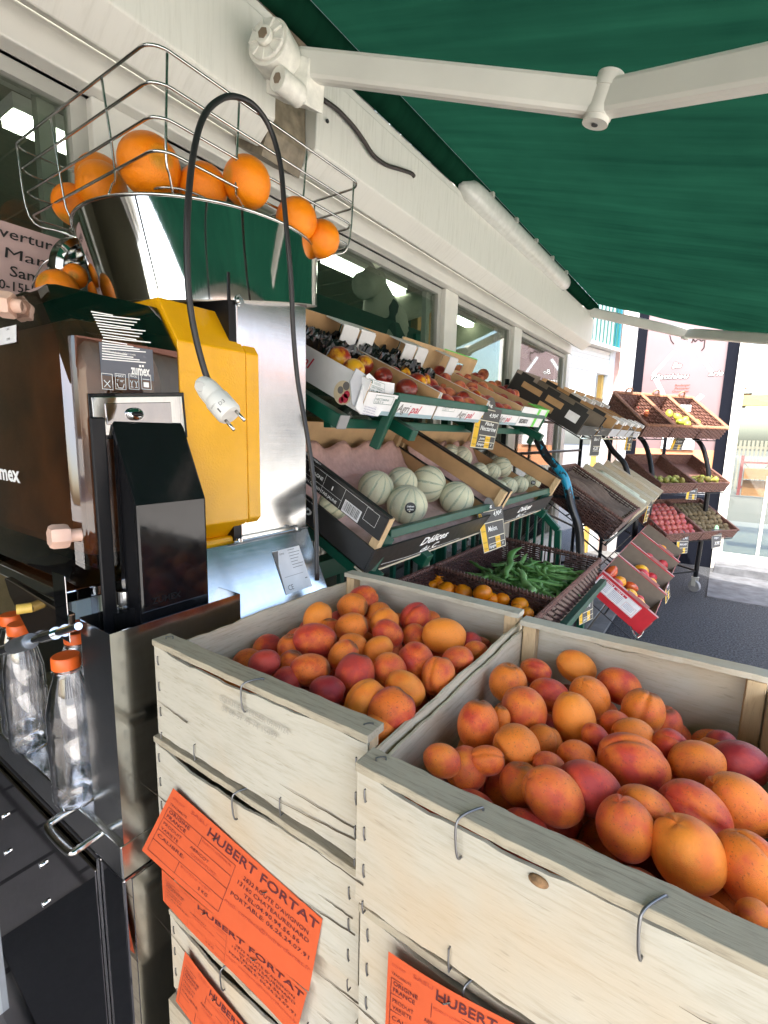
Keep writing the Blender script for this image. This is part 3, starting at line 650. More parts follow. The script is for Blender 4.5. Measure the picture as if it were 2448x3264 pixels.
# chrome recess and black chute
m = MB()
m.prism([V(XR+.0055, a, b) for a, b in (cvt(288,1265), cvt(576,1262), cvt(588,1382), cvt(300,1390))], V(.002,0,0)); obj('recess_plate', m, M['mirror'], jc, bevel=.003)
m = MB(); m.prism([V(XR+.005, a, b) for a, b in (cvt(278,1254), cvt(584,1251), cvt(597,1394), cvt(290,1402))], V(.0015,0,0)); obj('recess_frame', m, M['black_gloss'], jc, bevel=.001)
m = MB(); m.prism([V(XR+.0075, a, b) for a, b in (cvt(330,1285), cvt(540,1282), cvt(545,1350), cvt(338,1354))], V(.0015,0,0)); obj('recess_inner', m, M['darksteel'], jc, bevel=.001)
m = MB(); c = pX(432, 1320, XR+.012); m.ball(c, .012, 20, 12, (.5,1,.75)); obj('recess_knob', m, M['mirror'], jc, smooth=True)
m = MB(); m.ball(c+V(.005,0,0), .008, 16, 8, (.4,1.1,.45)); obj('slot', m, M['black'], jc, smooth=True)
m = MB(); P = [(XR+.008, .010), (-.640, -.104), (-.640, -.46), (XR+.006, -.46)]
m.prism([V(x, .345, z) for x, z in P], (0, .109, 0)); ch = obj('peel_chute', m, M['black_gloss'], jc, bevel=.004)
m = MB(); text(m, 'ZUMEX', lambda a, b: V(-.6393, a, b), .360, -.246, .009, .045, bold=.03); obj('embossed_name', m, M['black'], ch)
m = MB(); m.bx(XR+.005, -.690, .318, .338, -.30, .012); obj('chute_rail', m, M['black'], jc, bevel=.003)
# knobs (pink star knobs)
def knob(p, ax, r, nm, mt, L=.03):
    m = MB(); ax = Vector(ax).normalized(); a = ax.orthogonal().normalized(); b = ax.cross(a); rings = []
    for h, s_ in ((0, .9), (.004, 1), (L-.004, 1), (L, .88)): rings.append([Vector(p)+ax*h+(a*math.cos(2*math.pi*k/24)+b*math.sin(2*math.pi*k/24))*r*s_*(1+.10*math.cos(6*2*math.pi*k/24)) for k in range(24)])
    m.loft(rings); m.cyl(Vector(p)-ax*.014, p, r*.6, 16); return obj(nm, m, mt, jc, smooth=True, auto=40)
knob(pY(230, 1706, .288)+V(0,-.004,0), V(-.15,-1,.05), .0145, 'cover_knob', M['pinkplastic'], .022)
knob(pY(48, 975, .290), V(-.9,-.6,.1), .016, 'cover_knob', M['pinkplastic'], .024)
# steel drip deck, front plate, funnel and yellow plug
m = MB(); m.bx(-1.15, -.73, .285, .45, -.245, -.228); obj('drip_deck', m, M['mirror'], jc, bevel=.002)
m = MB(); m.bx(-.742, -.704, .278, .280, -.292, -.198); obj('splash_plate', m, M['darksteel'], jc, bevel=.004)
m = MB(); A_, B_, C_, D_ = pY(20,1880,.283), pY(212,1985,.283), pY(92,2030,.283), pY(40,1900,.283)
m.prism([pY(12,1842,.279), pY(212,1962,.279), pY(212,2000,.279), pY(95,2028,.279), pY(30,1900,.279)], V(0,.012,0)); obj('drip_funnel', m, plain('smoky_steel', (.16,.12,.09), .12, .9), jc, bevel=.002)
p = pY(86,1938,.275); m = MB(); m.cyl(p+V(-.004,-.012,0), p+V(.003,.006,0), .0075, 20); obj('yellow_plug', m, M['yplastic'], jc, smooth=True, auto=40)
# tap pipe with a knurled ring
tpx = lambda x, y: pY(x, y, .272)
m = MB(); m.cyl(tpx(-60, 2094), tpx(44, 2060), .0088, 20); m.cyl(tpx(44, 2060), tpx(140, 2030), .0058, 20); m.cyl(tpx(140, 2030), tpx(178, 2018), .0085, 20); m.cyl(tpx(178, 2018), tpx(250, 1996), .005, 16); tp = obj('juice_tap', m, M['mirror'], jc, smooth=True, auto=40)
r0, r1 = tpx(42, 2061), tpx(98, 2043); m = MB(); m.cyl(r0, r1, .0112, 32); dx_ = (r1-r0); a = dx_.normalized().orthogonal().normalized(); b = dx_.normalized().cross(a)
for k in range(40): q = 2*math.pi*k/40; o_ = a*math.cos(q)+b*math.sin(q); m.box(r0+o_*.0110+dx_*.04, dx_*.92, dx_.cross(o_).normalized()*.0009, o_*.0008)
obj('knurled_ring', m, plain('knurled_steel', (.35,.37,.38), .35, .9), tp, auto=30)
# metal glimpsed behind the chute
m = MB(); p = pX(400, 1880, -.69); m.cyl(p+V(0,0,-.02), p, .012, 20); m.cyl(p+V(0,0,-.026), p+V(0,0,-.024), .011, 20); m.bx(p.x-.01, p.x+.004, p.y-.02, p.y+.02, p.z-.075, p.z-.03); obj('juice_spout', m, M['steel'], jc)
# steel column and sloping rear plate
m = MB(); m.bx(-1.16, XR-.010, .575, .745, -.208, .262); obj('steel_column', m, M['steel'], jc, bevel=.002)
m = MB(); m.bx(-1.14, XR-.0115, .560, .5745, -.2, .258); obj('column_edge', m, M['black'], jc)
m = MB(); m.bx(XR-.0102, XR-.0082, .576, .7445, .240, .260); obj('column_trim', m, plain('rubber_trim', (.09,.075,.07), .6), jc)
m = MB(); p = pX(760, 958, XR-.008); m.cyl(p, p+V(.004,0,0), .009, 20); m.cyl(p+V(.004,0,0), p+V(.007,0,0), .005, 16); obj('column_bolt', m, M['steel'], jc, smooth=True, auto=40)
m = MB(); m.prism([V(XR-.012, .47, -.203), V(XR-.004, .47, -.200), V(-.632, .47, -.352), V(-.632, .47, zc), V(XR-.012, .47, zc)], (0, .272, 0)); plt = obj('rear_sloping_plate', m, M['steel'], jc, bevel=.0015)
s0, s1 = V(XR-.004, .47, -.200), V(-.632, .47, -.352); sl = (s1-s0).normalized(); sn = V(-sl.z, 0, sl.x)*1
if sn.x < 0: sn = -sn
fs = lambda a, b: V(XR-.004, a, -.200)-sl*b+sn*.0008    # a: Y, b: up the slope (negative is down)
m = MB(); rectf(m, fs, .630, -.118, .702, -.032); pl_ = obj('rating_plate', m, M['paper'], plt)
m = MB(); f2 = lambda a, b: fs(a, b)+sn*.0004
m.quad(f2(.630,-.033), f2(.644,-.033), f2(.634,-.062), f2(.630,-.118)); text(m, 'CE', f2, .640, -.112, .010, .014); text(m, 'zumex', f2, .645, -.042, .005, .012)
for k in range(7): linef(m, f2, [(.668, -.036-.006*k), (.668+.018+.004*((k*3) % 4), -.036-.006*k)], .0010)
linef(m, f2, [(.640,-.086),(.69,-.086)], .0006); linef(m, f2, [(.69,-.098),(.696,-.098)], .002); obj('rating_print', m, M['inkgrey'], pl_)
m = MB()
for y in (.56, .70): c = V(XR+.004, y, -.197); m.cyl(c, c+V(0,0,.006), .006, 14)
m.cyl(V(XR+.006,.545,-.196), V(XR+.006,.732,-.196), .0022, 8); obj('plate_hinge', m, M['steel'], jc)
# hopper: tapered round steel drum
def ring(cx_, cy_, r, zf, zb, n=72): return [V(cx_+r*math.cos(q), cy_+r*math.sin(q), (zf+zb)/2+(zb-zf)/2*math.sin(q-.45)) for q in [2*math.pi*k/n for k in range(n)]]
DC = (-.916, .664)
rt, rb = ring(*DC, .228, .362, .362), ring(-.890, .668, .206, .208, .288)
m = MB(); m.loft([rb, rt], False); m.loft([ring(*DC, .2265, .362, .362), ring(-.892, .668, .20, .23, .30)], False)
hop = obj('hopper', m, M['mirror'], jc, smooth=True)
m = MB(); m.loft([rb, ring(-.892, .668, .03, .24, .25)], True); obj('hopper_underside', m, plain('dull_steel', (.3,.28,.24), .35, .8), jc, smooth=True)
m = MB(); m.tube(rt, .0028, 8, closed=True); obj('hopper_rim', m, M['wire'], hop, smooth=True)
m = MB(); m.loft([ring(*DC, .20, .335, .335), ring(*DC, .002, .33, .33)], True); obj('hopper_floor', m, M['steel'], hop)
m = MB(); q = R_(-62); pa = V(-.890+.2068*math.cos(q), .668+.2068*math.sin(q), .222); pb = V(DC[0]+.2288*math.cos(q), DC[1]+.2288*math.sin(q), .362); tdir = V(-math.sin(q), math.cos(q), 0)
m.tube([pa, pb], .0012, 6); obj('hopper_seam', m, M['darkgrey'], hop)
q = R_(-118)
def hp_(a, b): q_ = R_(-100)-a/.21; r_ = .1985+.0160*b/.14; return V(-.9+r_*math.cos(q_), .652+r_*math.sin(q_), .235+b)
# basket of chrome wire
bk = thing('wire_basket', (-.95, .69, .36), 'chrome wire basket on the juicer hopper holding loose oranges', 'basket')
def rr(x0, x1, y0, y1, z, r=.028, n=6):
    out = []
    for cx_, cy_, a0 in ((x1-r, y0+r, -90), (x1-r, y1-r, 0), (x0+r, y1-r, 90), (x0+r, y0+r, 180)):
        for k in range(n+1): a = R_(a0+90*k/n); out.append(V(cx_+r*math.cos(a), cy_+r*math.sin(a), z))
    return out
levels = [(.535, -1.21, -.722, .448, .932), (.492, -1.205, -.727, .453, .927), (.450, -1.20, -.731, .457, .922), (.408, -1.195, -.735, .461, .918)]
for z, a, b, c_, d in levels:
    m = MB(); m.tube(rr(a, b, c_, d, z), .0023, 8, closed=True); obj('hoop_wire', m, M['wire'], bk, smooth=True)
def lev(x, y, k): z, a, b, c_, d = levels[k]; return V(min(max(x, a), b), min(max(y, c_), d), z)
up = []
for x, y in ((-.70,.47),(-.70,.60),(-.70,.76),(-.70,.905),(-.86,.44),(-1.04,.44),(-1.19,.44),(-1.25,.60),(-1.25,.75),(-1.25,.90),(-.86,.95),(-1.04,.95)):
    p0, p3 = lev(x, y, 0), lev(x, y, 3); c0 = V(DC[0], DC[1], .365); e = (V(p3.x, p3.y, .365)-c0); e = c0+e.normalized()*.226
    if x == -.70 and y == .47: p0.x -= .006; p0.y += .006; p3.x -= .006; p3.y += .006
    m = MB(); m.tube(bez([p0, p3, (p3+e)/2-V(0,0,.004), e], 5), .002, 6); obj('upright_wire', m, M['wire'], bk, smooth=True)
for s_ in (.82, .62):
    m = MB(); m.tube(rr(-.96-.235*s_, -.96+.228*s_, .69-.232*s_, .69+.226*s_, .386 if s_ > .7 else .37, .05), .0019, 6, closed=True)
    if s_ > .7: obj('base_wire', m, M['wire'], bk, smooth=True)

# small coil of wire and steel ring at the left with more oranges
rg = thing('juicer_ring_guard', pY(260, 860, .53), 'steel ring with bent wires above the tinted cover of the juicer', 'ring guard')
p = pY(262, 868, .53); m = MB(); ax = V(.93,.22,-.2).normalized()
m.lathe(p-ax*.012, ax, [(.060,0),(.065,.004),(.065,.024),(.055,.031),(.053,.026),(.058,.004)], 40); obj('ring', m, M['mirror'], rg, smooth=True, auto=40)
m = MB()
for a, b, c_ in (((52,955),(150,870),(228,782)), ((92,935),(140,850),(226,800)), ((95,935),(150,895),(228,830)), ((222,925),(242,918),(262,910))):
    m.tube(bez([pY(*a, .47), pY(*b, .48)+V(0,0,.006), pY(*c_, .52)], 8), .0017, 6)
obj('wires', m, M['wire'], rg, smooth=True)

# ---- handwritten pink opening-hours sheet on the window
pk = thing('opening_hours_sheet', V(XG+.02, .25, .2), 'pink handwritten opening hours sheet taped inside the left window', 'paper sign')
def pkp(x, y): return pX(x, y, XG+.016)
a, b, c_, d = pkp(-230, 650), pkp(230, 775), pkp(300, 1010), pkp(-230, 1000)
a, b = pkp(-60, 682), pkp(230, 774); z0 = min(pkp(-60, 980).z, .1); m = MB(); m.quad(V(XG+.016, a.y, z0), V(XG+.016, b.y, z0), V(XG+.016, b.y, b.z), V(XG+.016, a.y, a.z-.0))
o = obj('sheet', m, M['pinkpaper'], pk)
m = MB(); fp = lambda a_, b_: V(XG+.018, a_, b_)
def wr(s, x0, y0, x1, h, bold=.009, sk=0):
    p, q = pkp(x0, y0), pkp(x1, y0); e = pkp(x0, y0-h)
    text(m, s, fp, p.y, p.z, e.z-p.z, q.y-p.y, bold=bold, shear=.1)
wr('verture', -3, 752, 190, 34); wr('Mardi', 14, 820, 195, 34, 0); wr('Sam', 30, 880, 125, 34); wr('0-15H', -4, 918, 105, 30)
obj('handwriting', m, M['ink'], pk)

# ---- hanging plug and black cord
cd = thing('plugged_cord', pY(640, 1200, .55), 'black power cord looped over the wire basket with a white plug', 'power cord')
P = [(676,1235,.64),(655,1190,.635),(625,1080,.62),(603,950,.605),(596,800,.595),(600,640,.59),(618,480,.60),(650,370,.62),(700,318,.65),(752,308,.68),(812,338,.71),(862,412,.74),(893,520,.75),(905,640,.755),(918,780,.765),(928,900,.78),(935,1060,.80),(950,1220,.82),(978,1380,.83),(998,1520,.84),(1008,1680,.84),(1010,1850,.84)]
m = MB(); m.tube(bez([ray(x, y)*(k*1.0) for x, y, k in P], 6), .0040, 10); obj('cord', m, M['rubber'], cd, smooth=True)
p = ray(640, 1215)*.64; q = ray(730, 1318)*.63; dv = (q-p); L = dv.length; dn = dv.normalized()
m = MB(); m.lathe(p+dn*.004, dn, [(.0085,-.004),(.012,0),(.0145,.012),(.015,.028)], 28); m.lathe(p+dn*.032, dn, [(.015,0),(.0165,.004),(.0165,.028),(.0145,.032)], 28)
pg = obj('plug', m, M['whiteplastic'], cd, smooth=True, auto=40)
sd_ = dn.cross(fw).normalized()
for e in (-.009, .009): m = MB(); m.cyl(p+dn*.064+sd_*e, p+dn*.082+sd_*e, .0021, 10); obj('pin', m, M['wire'], pg, smooth=True)
m = MB(); m.cyl(p-fw*.0120+dn*.012-sd_*.004, p-fw*.0152+dn*.012-sd_*.004, .0065, 20); obj('finger_hole', m, plain('plug_hollow', (.5,.49,.46), .6), pg)
m = MB(); fpg = lambda a, b: p+dn*(.055-b)+sd_*a-fw*math.sqrt(max(1e-6, .0168**2-min(abs(a), .0166)**2))
text(m, 'D3', fpg, .0, .004, .005, .008); rectf(m, fpg, -.006, -.003, -.004, .004); text(m, '250V~', fpg, -.012, .010, .002, .010); obj('plug_print', m, M['inkgrey'], pg)

# ---- empty bottles with orange caps on the cabinet
t = NT('clear_pet'); t.b.inputs['Transmission Weight'].default_value = 0
def bottle(loc, label, h=.0, s=1.0):
    b_ = thing('empty_bottle', loc, label, 'bottle', 'empty bottles with orange caps'); L = Vector(loc)
    m = MB(); rings = []; H = .20*s
    pr = [(.001,.002),(.020,.0),(.029,.004),(.0315,.012),(.0315,.03),(.030,.034),(.0315,.038),(.0315,.09),(.030,.094),(.0315,.10),(.030,.125),(.0235,.150),(.0175,.166),(.0160,.172),(.0160,.180)]
    m.loft([[L+V(r_*s*math.cos(q)*(1+.0*z), r_*s*math.sin(q), z*s*1.24) for q in [2*math.pi*k/32 for k in range(32)]] for r_, z in pr], False)
    obj('body', m, M['pet'], b_, smooth=True)
    m = MB(); m.lathe(L+V(0,0,.212*s), Z_, [(.0175*s,0),(.0195*s,.001*s),(.0175*s,.003*s)], 24); obj('neck_ring', m, M['pet'], b_, smooth=True)
    m = MB(); n = 64; c = L+V(0,0,.218*s)
    m.loft([[c+V(r_*s*(1+.015*(k % 2))*math.cos(2*math.pi*k/n), r_*s*(1+.015*(k % 2))*math.sin(2*math.pi*k/n), z*s) for k in range(n)] for r_, z in ((.0185,0),(.0188,.001),(.0188,.016),(.0172,.018))])
    obj('cap', m, M['orangecap'], b_, smooth=True, auto=50); return b_
for i, (x, y, sz, L) in enumerate(((210, 2098, 1.0, 'empty clear bottle with an orange cap standing in front, beside the steel bin'), (63, 1995, .98, 'empty bottle with an orange cap behind the knurled tap ring'),
        (38, 1965, .98, 'empty bottle with an orange cap at the left edge behind the tap'), (243, 2020, .98, 'empty bottle with orange cap half hidden behind the steel bin'), (240, 1995, .98, 'orange capped bottle hidden furthest behind the steel bin'))):
    d_ = ray(x, y); k = (zc+.232*sz)/d_.z; P_ = d_*k; bottle((P_.x, P_.y, zc+.001), L, s=sz)

# ================================================================== ROUND FRUIT
def fruit_mesh(name, mat, r=(1,1,1), seam=0, dim=.0, n=28, m_=18, lump=.015, seed=0, point=0):
    rnd = random.Random(seed); ph = [rnd.uniform(0, 6.28) for _ in range(6)]; mb = MB(); rings = []
    for j in range(m_+1):
        t = max(1e-3, min(math.pi-1e-3, math.pi*j/m_)); rg_ = []
        for i in range(n):
            q = 2*math.pi*i/n; d = V(math.cos(q)*math.sin(t), math.sin(q)*math.sin(t), -math.cos(t))
            k = 1+lump*(math.sin(2*q+ph[0])*math.sin(t*2+ph[1])+math.sin(3*q+ph[2])*math.sin(t+ph[3]))
            if seam: k -= seam*math.exp(-((q if q < math.pi else q-2*math.pi)/.16)**2)*math.sin(t)**.6
            if dim: k -= dim*math.exp(-((math.pi-t)/.24)**2)+dim*.35*math.exp(-(t/.2)**2)
            if point: k += point*math.exp(-(t/.3)**2)
            rg_.append(V(d.x*r[0], d.y*r[1], d.z*r[2])*k)
        rings.append(rg_)
    mb.loft(rings); me = bpy.data.meshes.new(name); me.from_pydata(mb.v, [], mb.f); me.update()
    for p in me.polygons: p.use_smooth = True
    me.materials.append(mat); return me
def fruit_mat(name, base, blush, lo=.45, hi=.6, rough=.42, spots=None, spot_amt=.6, bscale=0, var=.25, third=None, sheen=.0, coat=0, stem=None):
    t = NT(name); c = t.n('ShaderNodeTexCoord'); oi = t.n('ShaderNodeObjectInfo')
    off = t.n('ShaderNodeVectorMath', operation='MULTIPLY_ADD'); cmb = t.n('ShaderNodeCombineXYZ')
    for k in range(3): t.l(t.math('MULTIPLY', oi.outputs['Random'], (31.7, 57.3, 19.9)[k]), cmb.inputs[k])
    ad = t.n('ShaderNodeVectorMath', operation='ADD'); t.l(c.outputs['Object'], ad.inputs[0]); t.l(cmb.outputs[0], ad.inputs[1]); v = ad.outputs[0]
    sep = t.n('ShaderNodeSeparateXYZ'); t.l(c.outputs['Object'], sep.inputs[0])
    f = t.math('ADD', t.noise(v, .9, 3, .55), t.math('MULTIPLY', t.math('SUBTRACT', oi.outputs['Random'], .5), var))
    f = t.math('ADD', f, t.math('MULTIPLY', t.math('SUBTRACT', t.noise(v, 9, 4, .6), .5), .12))
    st = [(lo, base), (hi, blush)]
    if third: st.append((hi+.12, third))
    col = t.ramp(f, st)
    col = t.mix(t.ramp(t.noise(v, 14, 4, .7), [(.4, 0), (.8, .25)]), col, tuple(x*.55 for x in base))
    if spots:
        s_ = t.ramp(t.noise(v, 13, 3, .6), [(.60, 0), (.68, spot_amt)]); s2 = t.ramp(t.noise(v, 3.1, 5, .7), [(.55, 0), (.72, spot_amt*.7)])
        col = t.mix(s2, t.mix(s_, col, spots), tuple(x*1.6 for x in spots))
    pole = t.ramp(sep.outputs[2], [(.86, 0), (.97, .75)]) if stem else None
    if pole is not None: col = t.mix(pole, col, stem)
    t.set(col, rough, 0, .35)
    if bscale: t.bump(t.noise(v, bscale, 2, .5), .25, .02)
    if sheen: t.b.inputs['Sheen Weight'].default_value = sheen; t.b.inputs['Sheen Roughness'].default_value = .4
    if coat: t.b.inputs['Coat Weight'].default_value = coat; t.b.inputs['Coat Roughness'].default_value = .15
    t.b.inputs['Subsurface Weight'].default_value = 0
    return t.m
M['apricot'] = fruit_mat('apricot_skin', (.84,.215,.022), (.70,.105,.03), .46, .66, .46, (.22,.045,.015), .6, 60, .32, (.52,.055,.03), .12, stem=(.10,.045,.012))
M['apricot_red'] = fruit_mat('apricot_skin_red', (.80,.17,.02), (.58,.050,.022), .40, .58, .44, (.18,.025,.015), .55, 60, .25, (.42,.035,.03), .12, stem=(.10,.045,.012))
M['apricot_pale'] = fruit_mat('apricot_skin_pale', (.92,.27,.028), (.82,.17,.02), .55, .75, .42, (.3,.09,.02), .25, 60, .2, None, .1)
M['orange'] = fruit_mat('orange_peel', (.88,.25,.004), (.80,.19,.003), .4, .7, .34, None, 0, 26, .1, None, stem=(.20,.22,.03))
M['mandarin'] = fruit_mat('mandarin_peel', (.90,.30,.008), (.80,.20,.005), .4, .7, .26, None, 0, 20, .1, None, 0, .3)
M['peach'] = fruit_mat('peach_skin', (.72,.24,.10), (.35,.03,.03), .35, .58, .7, None, 0, 0, .35, (.22,.015,.02), .3)
M['nectarine'] = fruit_mat('nectarine_skin', (.80,.42,.02), (.35,.012,.015), .36, .5, .3, None, 0, 0, .45, (.16,.006,.012), 0, .3)
ape = [fruit_mesh('apricot_%d' % k, M[mt], (.96+.03*(k % 2), .94, 1.02+.03*(k % 3)), .10+.04*(k % 2), .13, 48, 26, .016, k) for k, mt in enumerate(['apricot', 'apricot', 'apricot_red', 'apricot_red', 'apricot_pale', 'apricot_pale'])]
ora = [fruit_mesh('orange_%d' % k, M['orange'], (1, .99, .97), 0, .05, 32, 20, .008, k) for k in range(3)]
man = [fruit_mesh('mandarin_%d' % k, M['mandarin'], (1, 1, .84), 0, .07, 26, 16, .012, k) for k in range(3)]
pea = [fruit_mesh('peach_%d' % k, M['peach'], (1, .98, .94), .09, .14, 26, 16, .012, k) for k in range(3)]
nec = [fruit_mesh('nectarine_%d' % k, M['nectarine'], (1, .98, .97), .06, .12, 26, 16, .012, k) for k in range(3)]
def place(name, me, p, r, label, cat, group, rot=None, sc=None):
    o = bpy.data.objects.new(name, me); C.objects.link(o); o.location = Vector(p)
    o.rotation_euler = rot if rot is not None else (random.uniform(0, 6.28), random.uniform(0, 3.1), random.uniform(0, 6.28))
    o.scale = sc if sc else (r,)*3
    return tag(o, label, cat, group)
ORD = ['first', 'second', 'third', 'fourth', 'fifth', 'sixth', 'seventh', 'eighth', 'ninth', 'tenth', 'eleventh', 'twelfth', '13th', '14th', '15th', '16th', '17th', '18th', '19th', '20th']
def scr_rot(tilt, roll=0, yaw=0):
    """orientation whose long (z) axis lies across the picture at `tilt` degrees from the image x axis, roll spins the seam"""
    d = (cr*math.cos(R_(tilt))+cu*math.sin(R_(tilt))+fw*math.sin(R_(yaw))*.8).normalized()
    q = d.to_track_quat('Z', 'Y'); return (q @ Matrix.Rotation(R_(roll), 3, 'Z').to_quaternion()).to_euler()

# oranges in the wire basket
OL = [((318,568),88,'reddish orange behind the two front ones at the left of the wire basket'), ((325,600),100,'orange showing its dimple at the left of the wire basket'), ((477,532),190,'largest orange at the near corner of the wire basket'), ((235,655),110,'half hidden orange at the far left of the wire basket'),
      ((648,600),150,'low orange behind the black cord in the wire basket'), ((787,582),152,'tall orange right of the black cord in the wire basket'), ((945,700),128,'orange at the right end of the steel hopper'), ((1025,762),105,'rightmost orange in the wire basket'), ((575,615),60,'sliver of an orange between the largest one and the cord')]
for k, ((x, y), wd, L) in enumerate(OL):
    # r from width at chosen depth inside the hopper
    r = .040; dp = FPX*2*r/wd; 
    dp, wd = ((.98,140), (.93,152), (.815,190), (.94,125), (.86,150), (.865,152), (.93,130), (.98,116), (.95,110))[k]
    P_ = ray(x, y)*dp
    r = wd*dp/FPX/2
    place('orange', ora[k % 3], P_, r, L, 'orange', 'oranges in the wire basket')
for k, ((x, y), wd, L) in enumerate((((185,925),150,'orange lying low behind the tinted cover under the steel ring'), ((240,880),90,'orange seen through the steel ring above the tinted cover'), ((312,925),70,'orange squeezed between steel ring and hopper'))):
    dp = (.86, .90, .92)[k]; P_ = ray(x, y)*dp; place('orange', ora[k], P_, wd*dp/FPX/2*.82, L, 'orange', 'oranges beside the hopper')

# ================================================================== APRICOT CRATES
ZC = -.27                                    # top of the upper crates
def staple(mb, p, d, n, r=.0008): p, d, n = map(Vector, (p, d, n)); mb.tube([p-n*.003, p+n*.0012, p+d*.5+n*.0018, p+d+n*.0012, p+d-n*.003], r, 6)
def crate(x0, x1, y0, y1, zt, h, label, seed, ties=None, full=True, wires=True, railm='rail', lift=.0, cat='crate'):
    """slatted poplar fruit crate: x0..x1 wide, y0..y1 deep, top at zt, height h"""
    rnd = random.Random(seed); c = thing('wooden_crate', ((x0+x1)/2, (y0+y1)/2, zt-h), label, 'crate', 'stacked wooden apricot crates')
    rw, rt_ = .024, .008
    def plank(y, out, nm, mt):     # end panel, bowed and rough at the edges, two boards
        m = MB(); N = 26; zb = zt-h+.004; top = zt-rt_-.0015; ph = rnd.uniform(0, 6); bow = rnd.uniform(.002, .006)
        def e(u, s_): return .0016*math.sin(u*5+ph)*s_+.0011*math.sin(u*23+ph*2)*s_+.0006*math.sin(u*61+ph)
        dips = rnd.uniform(.006, .013)
        for side in (0, 1):
            yy = y+(-.003 if side == 0 else 0)*out
        P0, P1 = [], []
        for i in range(N+1):
            u = i/N; x = x0+(x1-x0)*u; b = out*bow*math.sin(math.pi*u); tt = top-dips*math.sin(math.pi*min(1, u*1.4))*(.6+.4*math.sin(u*3+ph))+e(u, 1)
            P0.append((x, y+b, zb+e(u+.3, .8)+.004*math.sin(math.pi*u))); P1.append((x, y+b, tt))
        for i in range(N):
            a, b_, c_, d = P0[i], P0[i+1], P1[i+1], P1[i]
            for yy, fl in ((0, out < 0), (-.0032*out, out > 0)):
                q = [V(*p)+V(0, yy, 0) for p in (a, b_, c_, d)]; m.quad(*(q if fl else q[::-1]))
            m.quad(V(*d), V(*c_), V(*c_)-V(0,.0032*out,0), V(*d)-V(0,.0032*out,0)); m.quad(V(*a), V(*b_), V(*b_)-V(0,.0032*out,0), V(*a)-V(0,.0032*out,0))
        return obj(nm, m, M[mt], c)
    fp_ = plank(y0, -1, 'front_board', 'ply')
    for q in range(3):         # splits in the thin board
        xa = x1-.004-rnd.uniform(.0, .03)*(q > 0)-(.13*q*(q > 1)); za = zt-.02-h*rnd.uniform(.1, .7); ln = rnd.uniform(.035, .12); sl_ = rnd.uniform(-.05, .10)
        yb = lambda x: y0-.0062*math.sin(math.pi*(x-x0)/(x1-x0))*.0-.0006-.006*math.sin(math.pi*max(0, min(1, (x-x0)/(x1-x0))))
        m = MB(); N = 10; up_, lo_ = [], []
        for i in range(N+1): x = xa-ln*i/N; zz = za+sl_*ln*i/N+.0005*math.sin(i*2.1+q); w2_ = .0010*(1-i/N)+.0001; up_.append(V(x, yb(x), zz+w2_)); lo_.append(V(x, yb(x), zz-w2_))
        for i in range(N): m.quad(lo_[i], lo_[i+1], up_[i+1], up_[i])
        obj('split', m, plain('dark_split', (.09,.065,.04), .9), fp_); plank(y1, 1, 'back_board', 'ply')
    for x, s_ in ((x0, -1), (x1, 1)):
        m = MB(); N = 20; ph = rnd.uniform(0, 6); zb = zt-h+.006
        f_ = lambda u, v: V(x+s_*.0015*math.sin(math.pi*u), y0+.004+(y1-y0-.008)*u, zb+(zt-.020-zb+.0012*math.sin(u*19+ph)+.0008*math.sin(u*57)+.003*math.sin(u*3+ph))*v)
        m.grid(f_, N, 4); obj('side_board', m, M['plyY'], c, solid=.0032)
    for y, s_ in ((y0, 1), (y1, -1)):          # flat weathered rail on top of each end board
        m = MB(); N = 30; ph = rnd.uniform(0, 6)
        rings = []
        for i in range(N+1):
            u = i/N; x = x0-.001+(x1-x0+.002)*u; e1 = .0007*math.sin(u*31+ph)+.0004*math.sin(u*83); zz = zt+.0012*math.sin(u*4+ph)
            ya, yb = y-.002*s_+e1*.6, y+rw*s_+e1
            rings.append([V(x, ya, zz-rt_), V(x, ya, zz), V(x, yb, zz), V(x, yb, zz-rt_)] if s_ > 0 else [V(x, yb, zz-rt_), V(x, yb, zz), V(x, ya, zz), V(x, ya, zz-rt_)])
        m.loft(rings); obj('top_rail', m, M[railm if s_ > 0 else 'ply'], c, bevel=.0006)
    for x, y in ((x0+.0035, y0+.0035), (x1-.0225, y0+.0035), (x0+.0035, y1-.0225), (x1-.0225, y1-.0225)):
        m = MB(); m.bx(x, x+.019, y, y+.019, zt-h, zt-rt_); obj('corner_post', m, M['post'], c, bevel=.001)
    m = MB(); nb = 4
    for k in range(nb): a = y0+.005+(y1-y0-.01)*k/nb; m.bx(x0+.003, x1-.003, a, a+(y1-y0)/nb-.008, zt-h+.006, zt-h+.010)
    obj('bottom_slats', m, M['ply'], c)
    m = MB(); zz = [zt-.022-k*(h-.03)/3 for k in range(4)]
    for z in zz[:4]:
        staple(m, (x0+.009, y0-.0005, z), (.001,0,-.011), (0,-1,0)); staple(m, (x1-.012, y0-.0005, z-.004), (.0012,0,-.012), (0,-1,0))
    for u in (.30, .72): staple(m, (x0+(x1-x0)*(u+rnd.uniform(-.05, .05)), y0-.004, zt-h+.024), (.001,0,-.020), (0,-1,0))
    for x in (x0+.012, x1-.012): staple(m, (x, y0+.01, zt+.001), (.006,.006,0), (0,0,1))
    obj('staples', m, M['staple'], c)
    m = MB()
